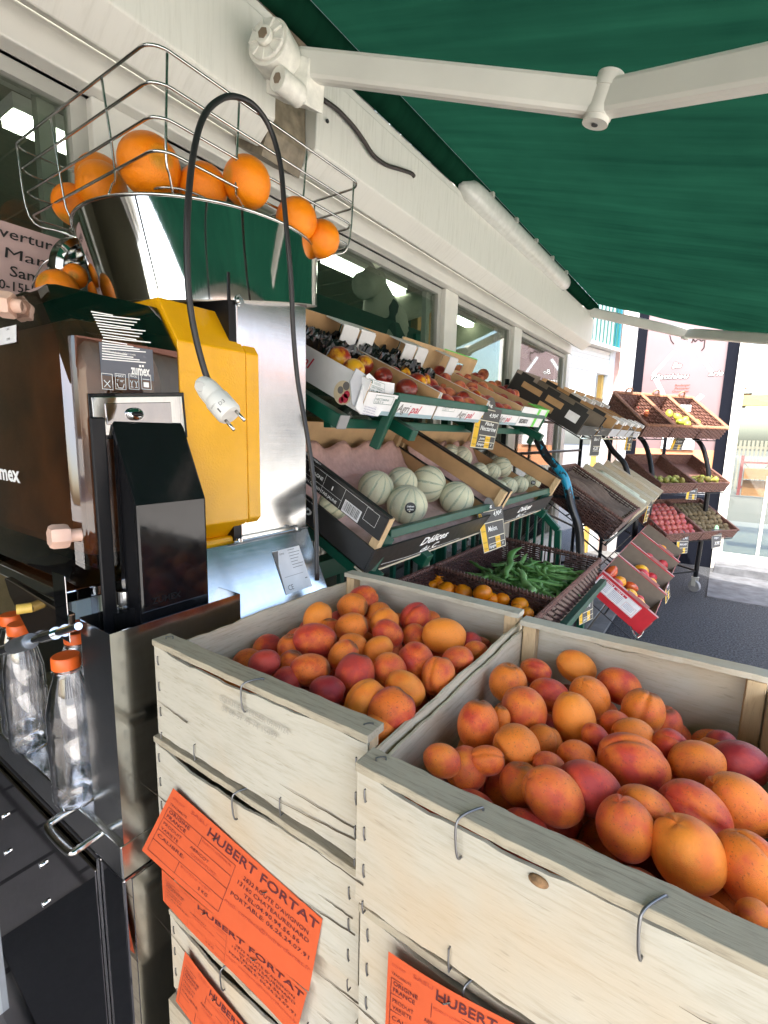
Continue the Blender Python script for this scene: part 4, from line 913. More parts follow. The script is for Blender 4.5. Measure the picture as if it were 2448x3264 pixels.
    for x in (ties or [x0+(x1-x0)*u for u in ((.36,) if x1-x0 < .36 else (.30, .62))]):
        if ties is None: x += rnd.uniform(-.01, .01)
        m = MB(); m.tube(bez([V(x+.011, y0+.013, zt-.002), V(x+.010, y0+.0115, zt+.0016), V(x+.002, y0-.0025, zt+.0012), V(x-.0005, y0-.0085, zt-.004), V(x+.0005, y0-.009, zt-.022), V(x+.002, y0-.0075, zt-.031), V(x+.0025, y0-.003, zt-.033)], 4), .0010, 8); obj('wire_tie', m, M['staple'], c, smooth=True)
    return c
cw = ['topmost', 'second', 'third', 'fourth']
A = dict(x0=-.583, x1=-.237, y0=.328, y1=.742)
HC = .137
k1 = []; k2 = []
for k, L in enumerate(('top crate of the left stack, printed with a faint date, full of apricots', 'second crate down in the left stack, carrying two orange labels', 'third crate down in the left stack, with one small orange label', 'lowest visible crate of the left stack, only its grey top rail showing')):
    dx = (0, -.004, .002, -.002)[k]; k1.append(crate(A['x0']+dx, A['x1']+dx, A['y0']+(0, -.003, .010, .004)[k], A['y1'], ZC-k*(HC+.001), HC, L, 10+k, ties=([pY(790, 2200, A['y0']).x], [pY(768, 2560, A['y0']).x], [pY(770, 3190, A['y0']).x], None)[k]))
B_ = dict(x0=-.227, x1=.074, y0=.300, y1=.728)
for k, L in enumerate(('big front crate of the right stack, full of apricots, with a knot in its board', 'second crate of the right stack, with an orange label at the bottom edge', 'third crate of the right stack, just its top corner in view')):
    k2.append(1); kc = crate(B_['x0']+(0, .003, -.002)[k], B_['x1']+(0, .003, 0)[k], B_['y0']+(0, .004, .008)[k], B_['y1'], ZC-.004-k*(HC+.003), HC+.002, L, 30+k, ties=([pY(1475, 2560, B_['y0']).x, pY(2055, 2850, B_['y0']).x] if k == 0 else None)); k2[-1] = kc
for x0, x1, y0, y1, nm in ((-.58, .07, .32, .74, 'crate stand'),):
    m = MB(); m.bx(x0, x1, y0, y1, G+.034, ZC-4*(HC+.001)); tag(obj('stand_block', m, M['rail']), 'plain grey block base underneath the two apricot stacks', 'stand')
# knot in the front board
m = MB(); kn = pY(1710, 2822, B_['y0']-.0085); kn.y = B_['y0']-.0046
m.ball(kn, .0055, 18, 10, (1.25,.55,.7)); knot = obj('knot', m, plain('dark_knot', (.22,.12,.05), .8, 0, .5, 200), k2[0], smooth=True)
# faint ink print on the left top crate
m = MB(); a = pY(700, 2232, A['y0']-.0065); b = pY(908, 2338, A['y0']-.0065); ux = (b-a).normalized(); fq = planefn(a, (1,0,(b.z-a.z)/(b.x-a.x)), (0,0,1), 0); L_ = abs(b.x-a.x)
text(m, 'EQUUTIER VERGER 09/07/24', fq, 0, 0, .0068, L_*1.05); text(m, '04 66 57 40 74 15089', fq, .003, -.0115, .0068, L_*.86)
obj('stamped_print', m, plain('faint_ink', (.36,.33,.27), .8), k1[0])

# ---- orange traceability labels
def label_sheet(P00, P10, P11, P01, curl, loc_label, cutoff=1.0, fold=0, parent_crate=None):
    """a paper sheet; P00 lower-left ... P01 upper-left; local (u,v) in 0..1, slightly curled"""
    P00, P10, P11, P01 = map(Vector, (P00, P10, P11, P01)); n = (P10-P00).cross(P01-P00).normalized()
    if n.y > 0: n = -n
    def S(u, v, lift=0): return (P00*(1-u)+P10*u)*(1-v)+(P01*(1-u)+P11*u)*v+n*(curl(u, v)+lift)
    m = MB(); m.grid(lambda u, v: S(u, v), 40, 24); o = obj('label_sheet', m, M['orangepaper'], None, smooth=True)
    tag(o, loc_label, 'label', 'orange apricot labels')
    W_, H_ = (P10-P00).length, (P01-P00).length; f = lambda a, b: S(a, b, .0006); m = MB(); mi = MB()
    def T(s, u, v, h, wd, b=.0, mm=None): text(mm or m, s, f, u, v, h, wd, bold=b)
    T('EMB EXP', .03, .89, .025, .09, mm=mi); T('SASU', .17, .90, .045, .12, mm=mi); T('HUBERT FORTAT', .31, .82, .115, .68, .016)
    T('TRACABILITE', .03, .80, .028, .13)
    for (a, b) in (((.03,.76),(.52,.76)), ((.03,.60),(.52,.60)), ((.03,.42),(.52,.42)), ((.03,.26),(.52,.26))): linef(m, f, [a, b] if a[1] in (.76, .60) else [a, b], .006)
    for (a, b) in (((.03,.76),(.03,.08)), ((.52,.76),(.52,.08)), ((.29,.76),(.29,.60)), ((.23,.26),(.23,.08)), ((.03,.08),(.52,.08))): linef(m, f, [a, b], .006*(H_/W_ if a[0] == b[0] else 1))
    T('ORIGINE', .045, .70, .045, .16, .01); T('FRANCE', .045, .63, .045, .145, .01); T('PRODUIT', .045, .52, .04, .14); T('VARIETE', .045, .445, .04, .13); T('CALIBRE:', .045, .33, .045, .20)
    T('ABRICOT', .25, .52, .04, .13); T('CONFITURE', .27, .445, .04, .17, mm=mi); T('PRODUIT NORMALISE', .30, .70, .028, .20, mm=mi); T('POIDS NET', .25, .21, .025, .2, mm=mi); T('5 KG', .38, .13, .045, .06)
    T('2832 ROUTE D\'AVIGNON', .58, .68, .052, .37, .006); T('13160 CHATEAURENARD', .56, .585, .052, .40, .006); T('TEL:04.90.94.56.56', .61, .49, .052, .31, .006); T('PORTABLE: 06.26.24.07.91', .545, .395, .052, .43, .006); T('mail: contact@hubertfortat.fr', .53, .26, .05, .46, mm=mi)
    obj('printing', m, plain('dark_print_on_orange', (.10,.012,.012), .7), o); obj('faint_printing', mi, plain('faint_print_on_orange', (.42,.05,.02), .7), o)
    m = MB(); 
    for u, v in ((.36,.86),(.70,.75)): p = S(u, v, .001); m.tube([p-V(.005,0,.003), p+n*.002, p+V(.005,0,.003)], .0007, 6)
    obj('staples', m, M['wire'], o)
    return o
y_ = A['y0']
p_ = lambda x, y, d: pY(x, y, y_+d)
label_sheet(p_(452, 2710, -.030), p_(985, 3160, -.012), p_(1028, 2930, -.006), p_(552, 2512, -.012), lambda u, v: .003*math.sin(u*3)*(1-v)-.0+.006*(max(0, u-.85)/.15)**2*0, 'largest orange label, fully readable, on the second crate of the left stack')
label_sheet(p_(520, 2870, -.011), p_(940, 3310, -.010), p_(978, 3165, -.006), p_(515, 2770, -.008), lambda u, v: .0015*math.sin(u*6), 'orange label half covered by the largest one, reaching over the third crate')
label_sheet(p_(560, 3190, -.006), p_(850, 3560, -.006), p_(900, 3420, -.005), p_(590, 3032, -.006), lambda u, v: .001*math.sin(u*6), 'lowest orange label of the left stack, cut by the bottom of the picture')
y_ = B_['y0']; p_ = lambda x, y, d: pY(x, y, y_+d)
label_sheet(p_(1225, 3330, -.010), p_(1800, 3620, -.010), p_(1850, 3390, -.006), p_(1238, 3032, -.008), lambda u, v: .002*math.sin(u*5), 'orange label on the right stack at the bottom of the picture')

# ---- apricots, read off the photo: (x, y, width, height, tilt of the long axis, kind, roll)
c1 = lambda x, y: (450+x*.4822, 1750+y*.4822); c2 = lambda x, y: (1100+x*.3918, 1750+y*.3918); c3 = lambda x, y: (1650+x*.481, 1900+y*.481); c7 = lambda x, y: (1100+x*.8125, 1900+y*.8125)
AL = [  # left crate, from the back row to the front row
 [(c2(145,415),102,92,30,'r'),(c2(60,470),96,84,0,'a'),(c2(280,530),78,50,0,'a'),(c2(570,560),104,92,40,'r'),(c2(690,592),66,44,0,'a')],
 [(c1(1165,455),102,88,60,'p'),(c1(1392,520),104,90,20,'a'),(c2(320,600),94,88,50,'p'),(c2(350,690),98,86,-30,'r'),(c2(565,710),78,70,0,'a'),(c2(805,708),138,106,-8,'P'),(c2(1015,775),58,60,0,'R'),(c2(1110,870),36,26,0,'a')],
 [(c1(1245,540),66,56,90,'a'),(c1(1150,605),142,104,-8,'r'),(c1(1400,635),102,68,-10,'a'),(c2(270,815),108,72,30,'p'),(c2(965,915),116,76,10,'a')],
 [(c1(985,650),46,60,90,'r'),(c1(1335,700),104,88,45,'a'),(c2(360,985),114,108,-40,'a'),(c2(575,915),118,120,-50,'r'),(c2(840,1060),110,122,80,'a')],
 [(c1(815,755),106,84,10,'R'),(c1(990,770),70,76,70,'r'),(c1(1115,800),132,96,5,'r'),(c1(1412,840),126,138,75,'r'),(c2(490,1140),132,106,-35,'p')],
 [(c1(965,880),50,30,0,'R'),(c1(1230,940),124,92,-10,'R'),(c1(1485,1005),140,122,50,'p'),(c2(465,1370),156,150,50,'r'),(c2(365,1540),52,46,0,'a')]]
AR = [
 [(c2(1550,1000),94,84,-20,'r'),(c3(388,470),134,92,-25,'p'),(c3(672,598),130,112,-25,'r')],
 [(c2(1325,1090),124,118,80,'a'),(c3(210,655),130,96,-20,'r'),(c3(475,672),124,140,-60,'a'),(c3(970,835),52,64,90,'a'),(c3(830,762),130,132,70,'a')],
 [(c2(1455,1310),146,142,-60,'a'),(c3(645,845),92,82,0,'a'),(c3(372,812),130,162,-80,'p'),(c3(770,925),158,86,-15,'a'),(c3(1010,1000),106,112,-60,'r'),(c3(1350,972),122,60,0,'R'),(c3(1320,1060),40,34,0,'p')],
 [(c2(1260,1380),54,90,80,'a'),(c2(1078,1432),132,148,80,'r'),(c3(170,975),80,84,70,'a'),(c3(520,950),76,110,-60,'r'),(c3(765,1122),224,182,-28,'r'),(c3(1185,1112),176,134,10,'a'),(c3(1530,1130),176,140,-10,'R')],
 [(c2(1392,1625),148,148,-40,'a'),(c3(210,1130),108,78,-20,'a'),(c3(390,1055),140,72,-10,'r'),(c2(1150,1720),120,84,0,'r'),(c3(480,1275),192,160,-30,'r'),(c3(1480,1385),252,150,-38,'a')],
 [(c2(790,1720),124,96,-20,'a'),(c2(980,1790),76,64,-60,'a'),(c3(20,1250),70,76,90,'a'),(c3(235,1325),208,152,-35,'a'),(c3(850,1440),196,150,-40,'a'),(c3(1170,1440),236,176,-35,'r')],
 [(c3(715,1535),190,176,-75,'a'),(c3(1125,1705),220,216,-70,'p'),(c7(1610,1080),200,210,-80,'a'),(c7(1600,1245),140,60,0,'a')]]
rowname = ['in the back row', 'in the second row', 'in the third row', 'in the fourth row', 'in the fifth row', 'in the sixth row', 'in the front row']
desc = {'a': 'orange apricot', 'p': 'pale yellow-orange apricot', 'P': 'smooth bright orange apricot with a clear seam', 'r': 'red blushed apricot', 'R': 'dark crimson apricot'}
M['apricot_dark'] = fruit_mat('apricot_skin_crimson', (.50,.05,.03), (.28,.016,.02), .4, .6, .38, (.1,.02,.02), .3, 60, .2, None, .1)
ape.append(fruit_mesh('apricot_6', M['apricot_dark'], (.96, .94, 1.0), .09, .10, 32, 20, .015, 6))
AR[-2:] = [AR[-2], AR[-1]]
used = {}
def apr(L, cr_, z0, z1, y0, y1, nm, grp):
    for ri, row in enumerate(L):
        for ci, ((x, y), w_, h_, tl, kd) in enumerate(row):
            d_ = ray(x, y); P_ = None                      # meet the sloping pile surface
            for it in range(12):
                yy = P_.y if P_ else (y0+y1)/2; zz = z0+(z1-z0)*min(1.1, max(-.1, (yy-y0)/(y1-y0))); P_ = d_*(zz/d_.z)
            size = math.sqrt(w_*h_); lo = min(w_, h_); big = max(w_, h_)
            if big < 85: P_ = P_*1.045                     # the ones peeping out from below lie deeper
            dp = depth(P_); big_r = big*dp/FPX/2; lo_r = lo*dp/FPX/2
            if big < 85: big_r = lo_r = max(big_r, .019)
            k = {'a': random.choice([0, 1]), 'p': 4, 'P': 5, 'r': random.choice([2, 3]), 'R': 6}[kd]
            stretch = min(1.22, big_r/max(lo_r, 1e-4)); rr_ = math.sqrt(big_r*lo_r)
            o = bpy.data.objects.new('apricot', ape[k]); C.objects.link(o); o.location = P_
            o.rotation_euler = scr_rot(tl, random.uniform(0, 360) if kd != 'P' else 270, random.uniform(-25, 25)*(stretch < 1.15))
            bx0, bx1 = ((-.578, -.242), (-.222, .070))[nm == 'right']; q_ = rr_*.95+.003; o.location.x += max(-.014, min(.014, min(max(P_.x, bx0+q_), bx1-q_)-P_.x)); o.location.y += max(-.012, min(.012, min(max(P_.y, y0+.004+q_), y1-.004-q_)-P_.y))
            s_ = rr_*1.05/(stretch**.5); o.scale = (s_, s_, s_*stretch/1.05)
            rn = rowname[ri] if ri < len(L)-1 else rowname[-1]
            tag(o, '%s, %s from the left %s, %s crate' % (desc[kd].split(' with')[0] if kd == 'P' else desc[kd], ORD[ci], rn, nm), 'apricot', grp)
apr(AL, 'left', -.290, -.300, .33, .74, 'left', 'apricots in the left crate')
apr(AR, 'right', -.292, -.320, .31, .72, 'right', 'apricots in the right crate')
# deeper layer that shows only through the gaps
def under(x0, x1, y0, y1, z0, z1, n, m_, nm, grp):
    for i in range(n):
        for j in range(m_):
            x = x0+(x1-x0)*(i+.5+.3*((j % 2)-.5))/n; y = y0+(y1-y0)*(j+.5)/m_
            place('apricot', ape[random.choice([0, 1, 2, 3])], (x, y, z0+(z1-z0)*(j+.5)/m_+random.uniform(-.004, .004)), random.uniform(.023, .026), 'apricot mostly hidden in the lower layer of the %s crate' % nm, 'apricot', grp, sc=None)
under(-.565, -.255, .36, .72, -.330, -.338, 6, 7, 'left', 'apricots in the lower layer of the left crate')
under(-.205, .055, .335, .71, -.330, -.380, 6, 7, 'right', 'apricots in the lower layer of the right crate')

# ================================================================== TRAYS, BASKETS, SIGNS
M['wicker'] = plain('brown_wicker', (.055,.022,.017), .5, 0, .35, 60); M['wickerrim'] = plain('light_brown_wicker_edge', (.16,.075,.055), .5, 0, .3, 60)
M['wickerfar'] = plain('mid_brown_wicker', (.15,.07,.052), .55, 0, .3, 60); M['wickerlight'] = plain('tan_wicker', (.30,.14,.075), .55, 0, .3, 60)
def weave(m, P0, U, W_, rows, pitch, amp, r):
    """horizontal strands woven round stakes on the wall P0 + U*s + W*t"""
    U, W_ = Vector(U), Vector(W_); L, H = U.length, W_.length; n = U.cross(W_).normalized(); k = max(2, int(L/pitch))
    for j in range(rows):
        z = W_*((j+.5)/rows); pts = [Vector(P0)+U*(i/k)+z+n*amp*(1 if (i+j) % 2 else -1) for i in range(k+1)]
        m.tube(pts, r, 4, cap=False)
    for i in range(0, k+1): m.tube([Vector(P0)+U*((i)/k), Vector(P0)+U*((i)/k)+W_], r*.6, 4, cap=False)
def basket(name, O, u, v, w_, label, cat, group, rows=12, pitch=.022, flare=.0, r=.0042, parts=True, mat='wicker', handle=False, rim='wickerrim', gap=None, back=0):
    """woven open tray: O front-near-bottom corner, u along the width, v towards the back, w up"""
    O, u, v, w_ = map(Vector, (O, u, v, w_)); un, vn = u.normalized(), v.normalized(); b = thing(name, O+(u+v)/2, label, cat, group)
    f = flare; c = [O, O+u, O+u+v, O+v]; t = [O+w_-un*f-vn*f, O+u+w_+un*f-vn*f, O+u+v+w_+un*f+vn*f, O+v+w_-un*f+vn*f]; t[2] = t[2]+w_.normalized()*back; t[3] = t[3]+w_.normalized()*back
    def wall(i, j, nm):
        m = MB(); P, Q, Pt, Qt = c[i], c[j], t[i], t[j]; n = (Q-P).cross(Pt-P).normalized(); L = (Q-P).length; k = max(3, int(L/pitch))
        for a in range(rows):
            z = (a+.5)/rows; pts = [(P*(1-s)+Q*s)*(1-z)+(Pt*(1-s)+Qt*s)*z+n*(r*.75)*(1 if (q+a) % 2 else -1) for q in range(k+1) for s in (q/k,)]
            if gap and nm == gap and .45 < z < .85: m.tube(pts[:int(k*.42)], r, 4, cap=False); m.tube(pts[int(k*.62):], r, 4, cap=False)
            else: m.tube(pts, r, 4, cap=False)
        for q in range(k+1): s = q/k; m.tube([P*(1-s)+Q*s, Pt*(1-s)+Qt*s], r*.7, 4, cap=False)
        if r > .0045 or name != 'wicker_basket' or rows < 11: m.quad(P, Q, Qt, Pt)
        return obj(nm, m, M[mat], b)
    wall(0, 1, 'front_wall'); wall(1, 2, 'side_wall'); wall(3, 2, 'back_wall'); wall(0, 3, 'side_wall')
    m = MB(); m.box(O, u, v, w_.normalized()*.004); obj('bottom', m, M[mat], b)
    m = MB(); R = []
    for a, b_ in ((0,1),(1,2),(2,3),(3,0)):
        n_ = max(4, int((t[b_]-t[a]).length/.012)); R += [t[a]*(1-q/n_)+t[b_]*(q/n_) for q in range(n_)]
    N = len(R); up = w_.normalized(); tw = []
    m.tube(R, r*1.25, 6, closed=True)
    for i in range(N):     # twisted binding
        p, q = R[i], R[(i+1) % N]; d = (q-p).normalized(); s = d.cross(up); m.tube([p-s*r*1.9-up*r, (p+q)/2+up*r*1.9, q+s*r*1.9-up*r], r*.62, 4, cap=False)
    obj('rim', m, M[rim], b, smooth=True)
    if handle:
        m = MB(); c0 = (t[2]+t[3])/2; m.tube(bez([c0-un*.035, c0-un*.03+up*.035, c0+up*.05, c0+un*.03+up*.035, c0+un*.035], 5), r*1.1, 6); obj('handle', m, M[rim], b, smooth=True)
    return b
def carton(name, O, u, v, w_, hf, hs, hb, mats, label, cat, group, t_=.004, hole=False, lip=0):
    """cardboard tray: outer print + plain inside; hf/hs/hb = height of front, sides, back"""
    O, u, v = map(Vector, (O, u, v)); wn = Vector(w_).normalized(); un, vn = u.normalized(), v.normalized()
    b = thing(name, O+(u+v)/2, label, cat, group); out, inn = mats
    def panel(nm, P, e, h0, n, hole_=False, h1=None):
        h1 = h0 if h1 is None else h1
        for q, mt, off in ((nm, out, 0), ('inner_'+nm, inn, 1)):
            m = MB(); p = P+n*(t_*.5*off); A_, B_, C_, D_ = p, p+e, p+e+wn*h1, p+wn*h0; 
            if hole_:
                W1, W2 = e*.36, e*.64; z1, z2 = wn*h0*.52, wn*h0*.76
                for a, d in ((A_, W1), ): m.box(a, d, wn*h0, n*t_*.5)
                m.box(A_+W2, e-W2, wn*h0, n*t_*.5); m.box(A_+W1, W2-W1, z1, n*t_*.5); m.box(A_+W1+z2, W2-W1, wn*h0-z2, n*t_*.5)
            else: m.prism([A_, B_, C_, D_], n*t_*.5)
            obj(q, m, M[mt], b)
    panel('front_panel', O, u, hf, vn); panel('side_panel', O+vn*t_*1.01, v-vn*2.02*t_, hs, un, h1=hs*1.0 if hb < hs*1.3 else hs); panel('side_panel', O+u+vn*t_*1.01, v-vn*2.02*t_, hs, -un)
    panel('back_panel', O+v, u, hb, -vn, hole)
    m = MB(); m.box(O+vn*t_+un*t_, u-un*2*t_, v-vn*2*t_, wn*.003); obj('bottom', m, M[inn], b)
    if lip: m = MB(); m.box(O+v+wn*(hb-.001)-vn*lip, u, vn*lip, wn*.004); obj('top_flap', m, M[out], b)
    return b
def sign(corners, dist, lines, label, group='slate price signs', tab=True, yellow=True, tabcol='slate'):
    TL, TR, BR, BL = [ray(*c)*dist for c in corners]; n = -fw
    S = lambda u, v, l=0: (BL*(1-u)+BR*u)*(1-v)+(TL*(1-u)+TR*u)*v+n*l
    s_ = thing('price_sign', (BL+BR)/2, label, 'price sign', group); W_, H_ = (TR-TL).length, (TL-BL).length; k = W_*.02
    m = MB(); m.prism([S(0,0), S(1,0), S(1,1), S(0,1)], n*.0015); obj('board', m, M['slate'], s_)
    L1 = k/H_; f = lambda a, b: S(a, b, .0026); m = MB(); my = MB(); mt = MB()
    rectf(m, f, .02, .015, .98, .03); rectf(m, f, .02, .66, .98, .68); rectf(m, f, .3, .31, .98, .33); rectf(m, f, .3, .16, .98, .175); rectf(m, f, .25, .93, .75, .945)
    for x in (.02, .965): rectf(m, f, x, .015, x+.015, .66)
    obj('lines', m, M['signwhite'], s_)
    if yellow:
        for a, b, c_, d in ((.03,.03,.24,.655), (.58,.03,.78,.31)): rectf(my, lambda p, q: S(p, q, .0022), a, b, c_, d)
        f3 = lambda a, b: S(a, b, .003); text(my, 'P', f, .05, .76, .16, .12, bold=.02); text(my, 'rix', f, .16, .72, .10, .14); obj('yellow_fields', my, M['signyellow'], s_)
        md = MB(); 
        for s, a, b, c_ in (('Produit', .05, .48, .17), ('Variété', .05, .22, .17), ('Origine', .05, .08, .17), ('Calibre', .60, .22, .16), ('Catégorie', .60, .08, .17)): text(md, s, f3, a, b, .04, c_)
        obj('small_print', md, plain('dark_sign_print', (.15,.1,.03), .7), s_)
    for s, a, b, h, c_ in lines: text(mt, s, lambda p, q: S(p, q, .0032), a, b, h, c_, bold=.012, shear=.25)
    if mt.v: obj('handwriting', mt, M['chalk'], s_)
    if tab:
        m = MB(); c0, c1_ = S(.30, 1.0), S(.72, 1.0); up = (TL-BL).normalized()*W_*.42; P = [c0-up*.25]+[c0+(c1_-c0)*(.5-.5*math.cos(q))+up*math.sin(q) for q in [math.pi*i/10 for i in range(11)]]+[c1_-up*.25]
        P = [p-n*.001 for p in P]; m.prism(P, n*.0012); tb = obj('clip_tab', m, M[tabcol], s_)
        m = MB(); text(m, '1kg', lambda p, q: S(p, q, .0018), .40, 1.02, .07, .2, bold=.02); obj('unit', m, M['chalk'], s_)
    return s_

# ================================================================== GREEN RACK
gr = thing('green_rack', (-.85, 1.4, G), 'dark green metal rack holding peach boxes, melon boxes and two wicker baskets', 'rack')
def bar(parent, a, b, w_=.022, nm='bar', mt='green_paint', n=(0,0,1)):
    a, b = Vector(a), Vector(b); d = (b-a).normalized(); s = d.cross(Vector(n)).normalized() if abs(d.dot(Vector(n))) < .98 else X_; t2 = s.cross(d)
    m = MB(); m.box(a-s*w_/2-t2*w_/2, b-a, s*w_, t2*w_); return obj(nm, m, M[mt], parent, bevel=.002)
t1 = R_(25); v1, w1 = V(-math.cos(t1), 0, math.sin(t1)), V(math.sin(t1), 0, math.cos(t1))
# top front rail and its legs
bar(gr, (-.640, .965, .083), (-.640, 2.085, .083), .020, 'top_rail'); bar(gr, (-.640, .968, .08), (-.69, .955, -.035), .022, 'rail_leg'); bar(gr, (-.640, 2.08, .08), (-.69, 2.07, -.03), .022, 'rail_leg')
for y in (1.02, 2.02, 1.5): bar(gr, V(-.62, y, -.005), V(-.62, y, -.005)+v1*.5, .028, 'shelf_arm')
bar(gr, (-.72, .82, .02), (-.72, 2.1, .02), .022, 'shelf_bar'); bar(gr, (-1.05, .82, .17), (-1.05, 2.1, .17), .022, 'shelf_bar')
m = MB(); cE2 = pY(1092, 1345, .80); bar(gr, cE2, cE2+v1*.5, .030, 'shelf_arm'); m.box(cE2-v1*.003-Y_*.0155-w1*.0155, v1*.003, Y_*.031, w1*.031); obj('end_cap', m, M['grey'], gr, bevel=.002)
t2_ = R_(27); v2, w2 = V(-math.cos(t2_), 0, math.sin(t2_)), V(math.sin(t2_), 0, math.cos(t2_))
bar(gr, (-.585, .865, -.216), (-.585, 2.03, -.216), .020, 'melon_rail'); bar(gr, (-.585, .868, -.22), (-.615, .81, -.315), .026, 'rail_leg'); bar(gr, (-.585, 2.025, -.22), (-.63, 1.99, -.31), .026, 'rail_leg')
for y in (.83, 1.05, 1.48, 2.02): bar(gr, V(-.585, y, -.315), V(-.585, y, -.315)+v2*.52, .034, 'shelf_arm')
for x, z in ((-1.06, -.9), (-1.06, -.9)): pass
for y in (.72, 1.50, 2.04): bar(gr, (-1.07, y, G+.03), (-1.07, y, .22), .035, 'upright')
# slatted side panels
for (a, b, z0, z1) in ((.86, 2.12, -.92, -.36),):
    bar(gr, (-.86, a, z1), (-.86, b, z1), .05, 'panel_bar'); bar(gr, (-.86, a, z0), (-.86, b, z0), .04, 'panel_bar')
    k = 14
    for i in range(k+1): y = a+(b-a)*i/k; bar(gr, (-.86, y, z0+.02), (-.86, y, z1-.02), .016, 'slat', n=(1,0,0))
pe = [pY(1600, 1560, 2.12), pY(1690, 1590, 2.12), pY(1779, 1690, 2.12), pY(1773, 1850, 2.12)]
for a, b in zip(pe, pe[1:]): bar(gr, a, b, .026, 'end_frame', n=(0,1,0))
def zline(x):   # height of the end frame outline at x
    for a, b in zip(pe, pe[1:]):
        if min(a.x, b.x) <= x <= max(a.x, b.x) and abs(a.x-b.x) > .01: return a.z+(b.z-a.z)*(x-a.x)/(b.x-a.x)
    return pe[1].z
for i in range(6): x = pe[1].x-.07+.034*i; bar(gr, (x, 2.12, -.95), (x, 2.12, zline(x)), .012, 'slat', n=(0,1,0))
# rails under the wicker baskets
bar(gr, (-.352, .8, -.575), (-.352, 2.10, -.575), .024, 'basket_rail'); bar(gr, (-.80, .8, -.56), (-.80, 2.1, -.56), .024, 'basket_rail')
for y in (1.40, 2.08): bar(gr, (-.36, y, -.60), (-.86, y, -.57), .022, 'shelf_arm'); bar(gr, (-.42, y, -.6), (-.42, y, G+.03), .028, 'leg')

# ---- top shelf: four printed fruit boxes
Y0 = [.850, 1.165, 1.480, 1.790]
TB = ['first white printed peach box from the juicer, with a loose torn corner flap', 'second white printed peach box, lined with black plastic', 'third white printed peach box behind the price sign', 'box with a bright green stripe at the far end of the peach row']
tb = []
for k, y in enumerate(Y0):
    O = V(-.652, y, .040)
    b = carton('fruit_box', O, Y_*.305, v1*.40, w1, .050 if k < 3 else .075, .072, .135 if k > 1 else .125, (('cardwhite', 'card'), ('cardwhite', 'card'), ('cardwhite', 'cardpale'), ('cardwhite', 'cardpale'))[k], TB[k], 'fruit box', 'printed peach boxes on the top shelf', hole=k > 1, lip=.0)
    tb.append(b)
    # light grey inner side with script
    fs_ = lambda a, b_, O=O: O+Y_*(-.0006)+v1*(.40-a)+w1*b_         # near side, a runs from the back to the front
    m = MB(); text(m, 'Agripal', lambda a, b_, O=O: O-Y_*.0008+v1*(.40-a)+w1*b_, .10, .028, .026, .13, bold=.012, shear=.35); 
    obj('script', m, M['inkred'] if k == 0 else M['ink'], b)
    ff_ = lambda a, b_, O=O: O+Y_*a+w1*b_-v1*.0008
    m = MB(); mg = MB(); mr = MB()
    if k < 3:
        mr2 = MB(); rectf(mr2, lambda a, b_, O=O: O+Y_*a+w1*b_-v1*.0004, .0, .0, .305, .010); obj('blue_band', mr2, plain('grey_blue_print', (.25,.35,.38), .6), b)
        text(m, 'Agri', ff_, .13, .012, .020, .055, bold=.01, shear=.35); text(mr, 'pal', ff_, .187, .012, .020, .05, bold=.01, shear=.35)
        framef(mg, ff_, .03, .026, .10, .046, .001); text(mg, 'NECTARINA', ff_, .035, .034, .005, .05); text(mg, 'CAT II', ff_, .035, .028, .004, .03)
        obj('lettering', m, M['inkgrey'], b); obj('red_lettering', mr, M['inkred'], b); obj('stamp', mg, M['inkgreen'], b)
    else:
        text(m, 'RICARDO', ff_, .02, .012, .016, .09, bold=.04); obj('lettering', m, M['ink'], b)
        rectf(mg, ff_, .17, .0, .20, .074); rectf(mg, ff_, .275, .0, .303, .074); mg.box(O+Y_*.165+w1*.075, Y_*.14, v1*.05, w1*.003); mg.box(O+v1*.40+w1*.135, Y_*.305, v1*.003, w1*.004); obj('green_print', mg, M['limegreen'], b)
        m2 = MB(); rectf(m2, ff_, .225, .038, .26, .05); obj('fruit_picture', m2, M['inkred'], b)
    # white flaps at the corners
    m = MB(); N_ = 8
    for yy, s_ in ((.0, 1), (.235, 1)):
        if k < 3: m.box(O+Y_*(yy+.001)+v1*.325+w1*.122, Y_*.068, v1*.070, w1*.004); m.box(O+Y_*(yy+.001)+v1*.322+w1*.06, Y_*.068, w1*.062, v1*.003)
    if k < 3: obj('corner_flap', m, M['cardwhite'], b)
# the torn white end flap of the first box with its stamps
m = MB(); P = [pY(x, y, .845) for x, y in ((1120,1300),(1138,1175),(1166,1195),(1183,1220),(1258,1225),(1255,1275),(1205,1328),(1155,1325))]
fc1 = ray(1195, 1265)*depth(V(-.652, .93, .06)); 
Pf = [pX(x, y, -.645) for x, y in ((1133,1300),(1168,1197),(1178,1190),(1200,1212),(1258,1222),(1256,1252),(1205,1327),(1150,1320))]
m.prism(Pf, V(-.003,0,0)); fl = obj('torn_flap', m, M['cardwhite'], tb[0])
Pg = [pX(x, y, -.650) for x, y in ((1117,1215),(1137,1174),(1180,1204),(1143,1302),(1124,1290))]
m = MB(); m.prism(Pg, V(-.003,0,0)); obj('bent_flap', m, M['cardgrey'], tb[0])
A1_ = pX(1172, 1262, -.6442); m = MB(); fz = planefn(A1_, (0,1,-.12), (0,.12,1), 0)
framef(m, fz, 0, 0, .060, .038, .0008); framef(m, fz, 0, 0, .060, .026, .0008); text(m, 'NECTARINA', fz, .012, .020, .004, .04); text(m, 'CAT', fz, .004, .010, .007, .018); rectf(m, fz, .030, .008, .036, .017); rectf(m, fz, .040, .008, .045, .017); rectf(m, fz, .004, .029, .014, .036)
for i in range(3): linef(m, fz, [(.018, .030+.002*i), (.045, .030+.002*i)], .0006)
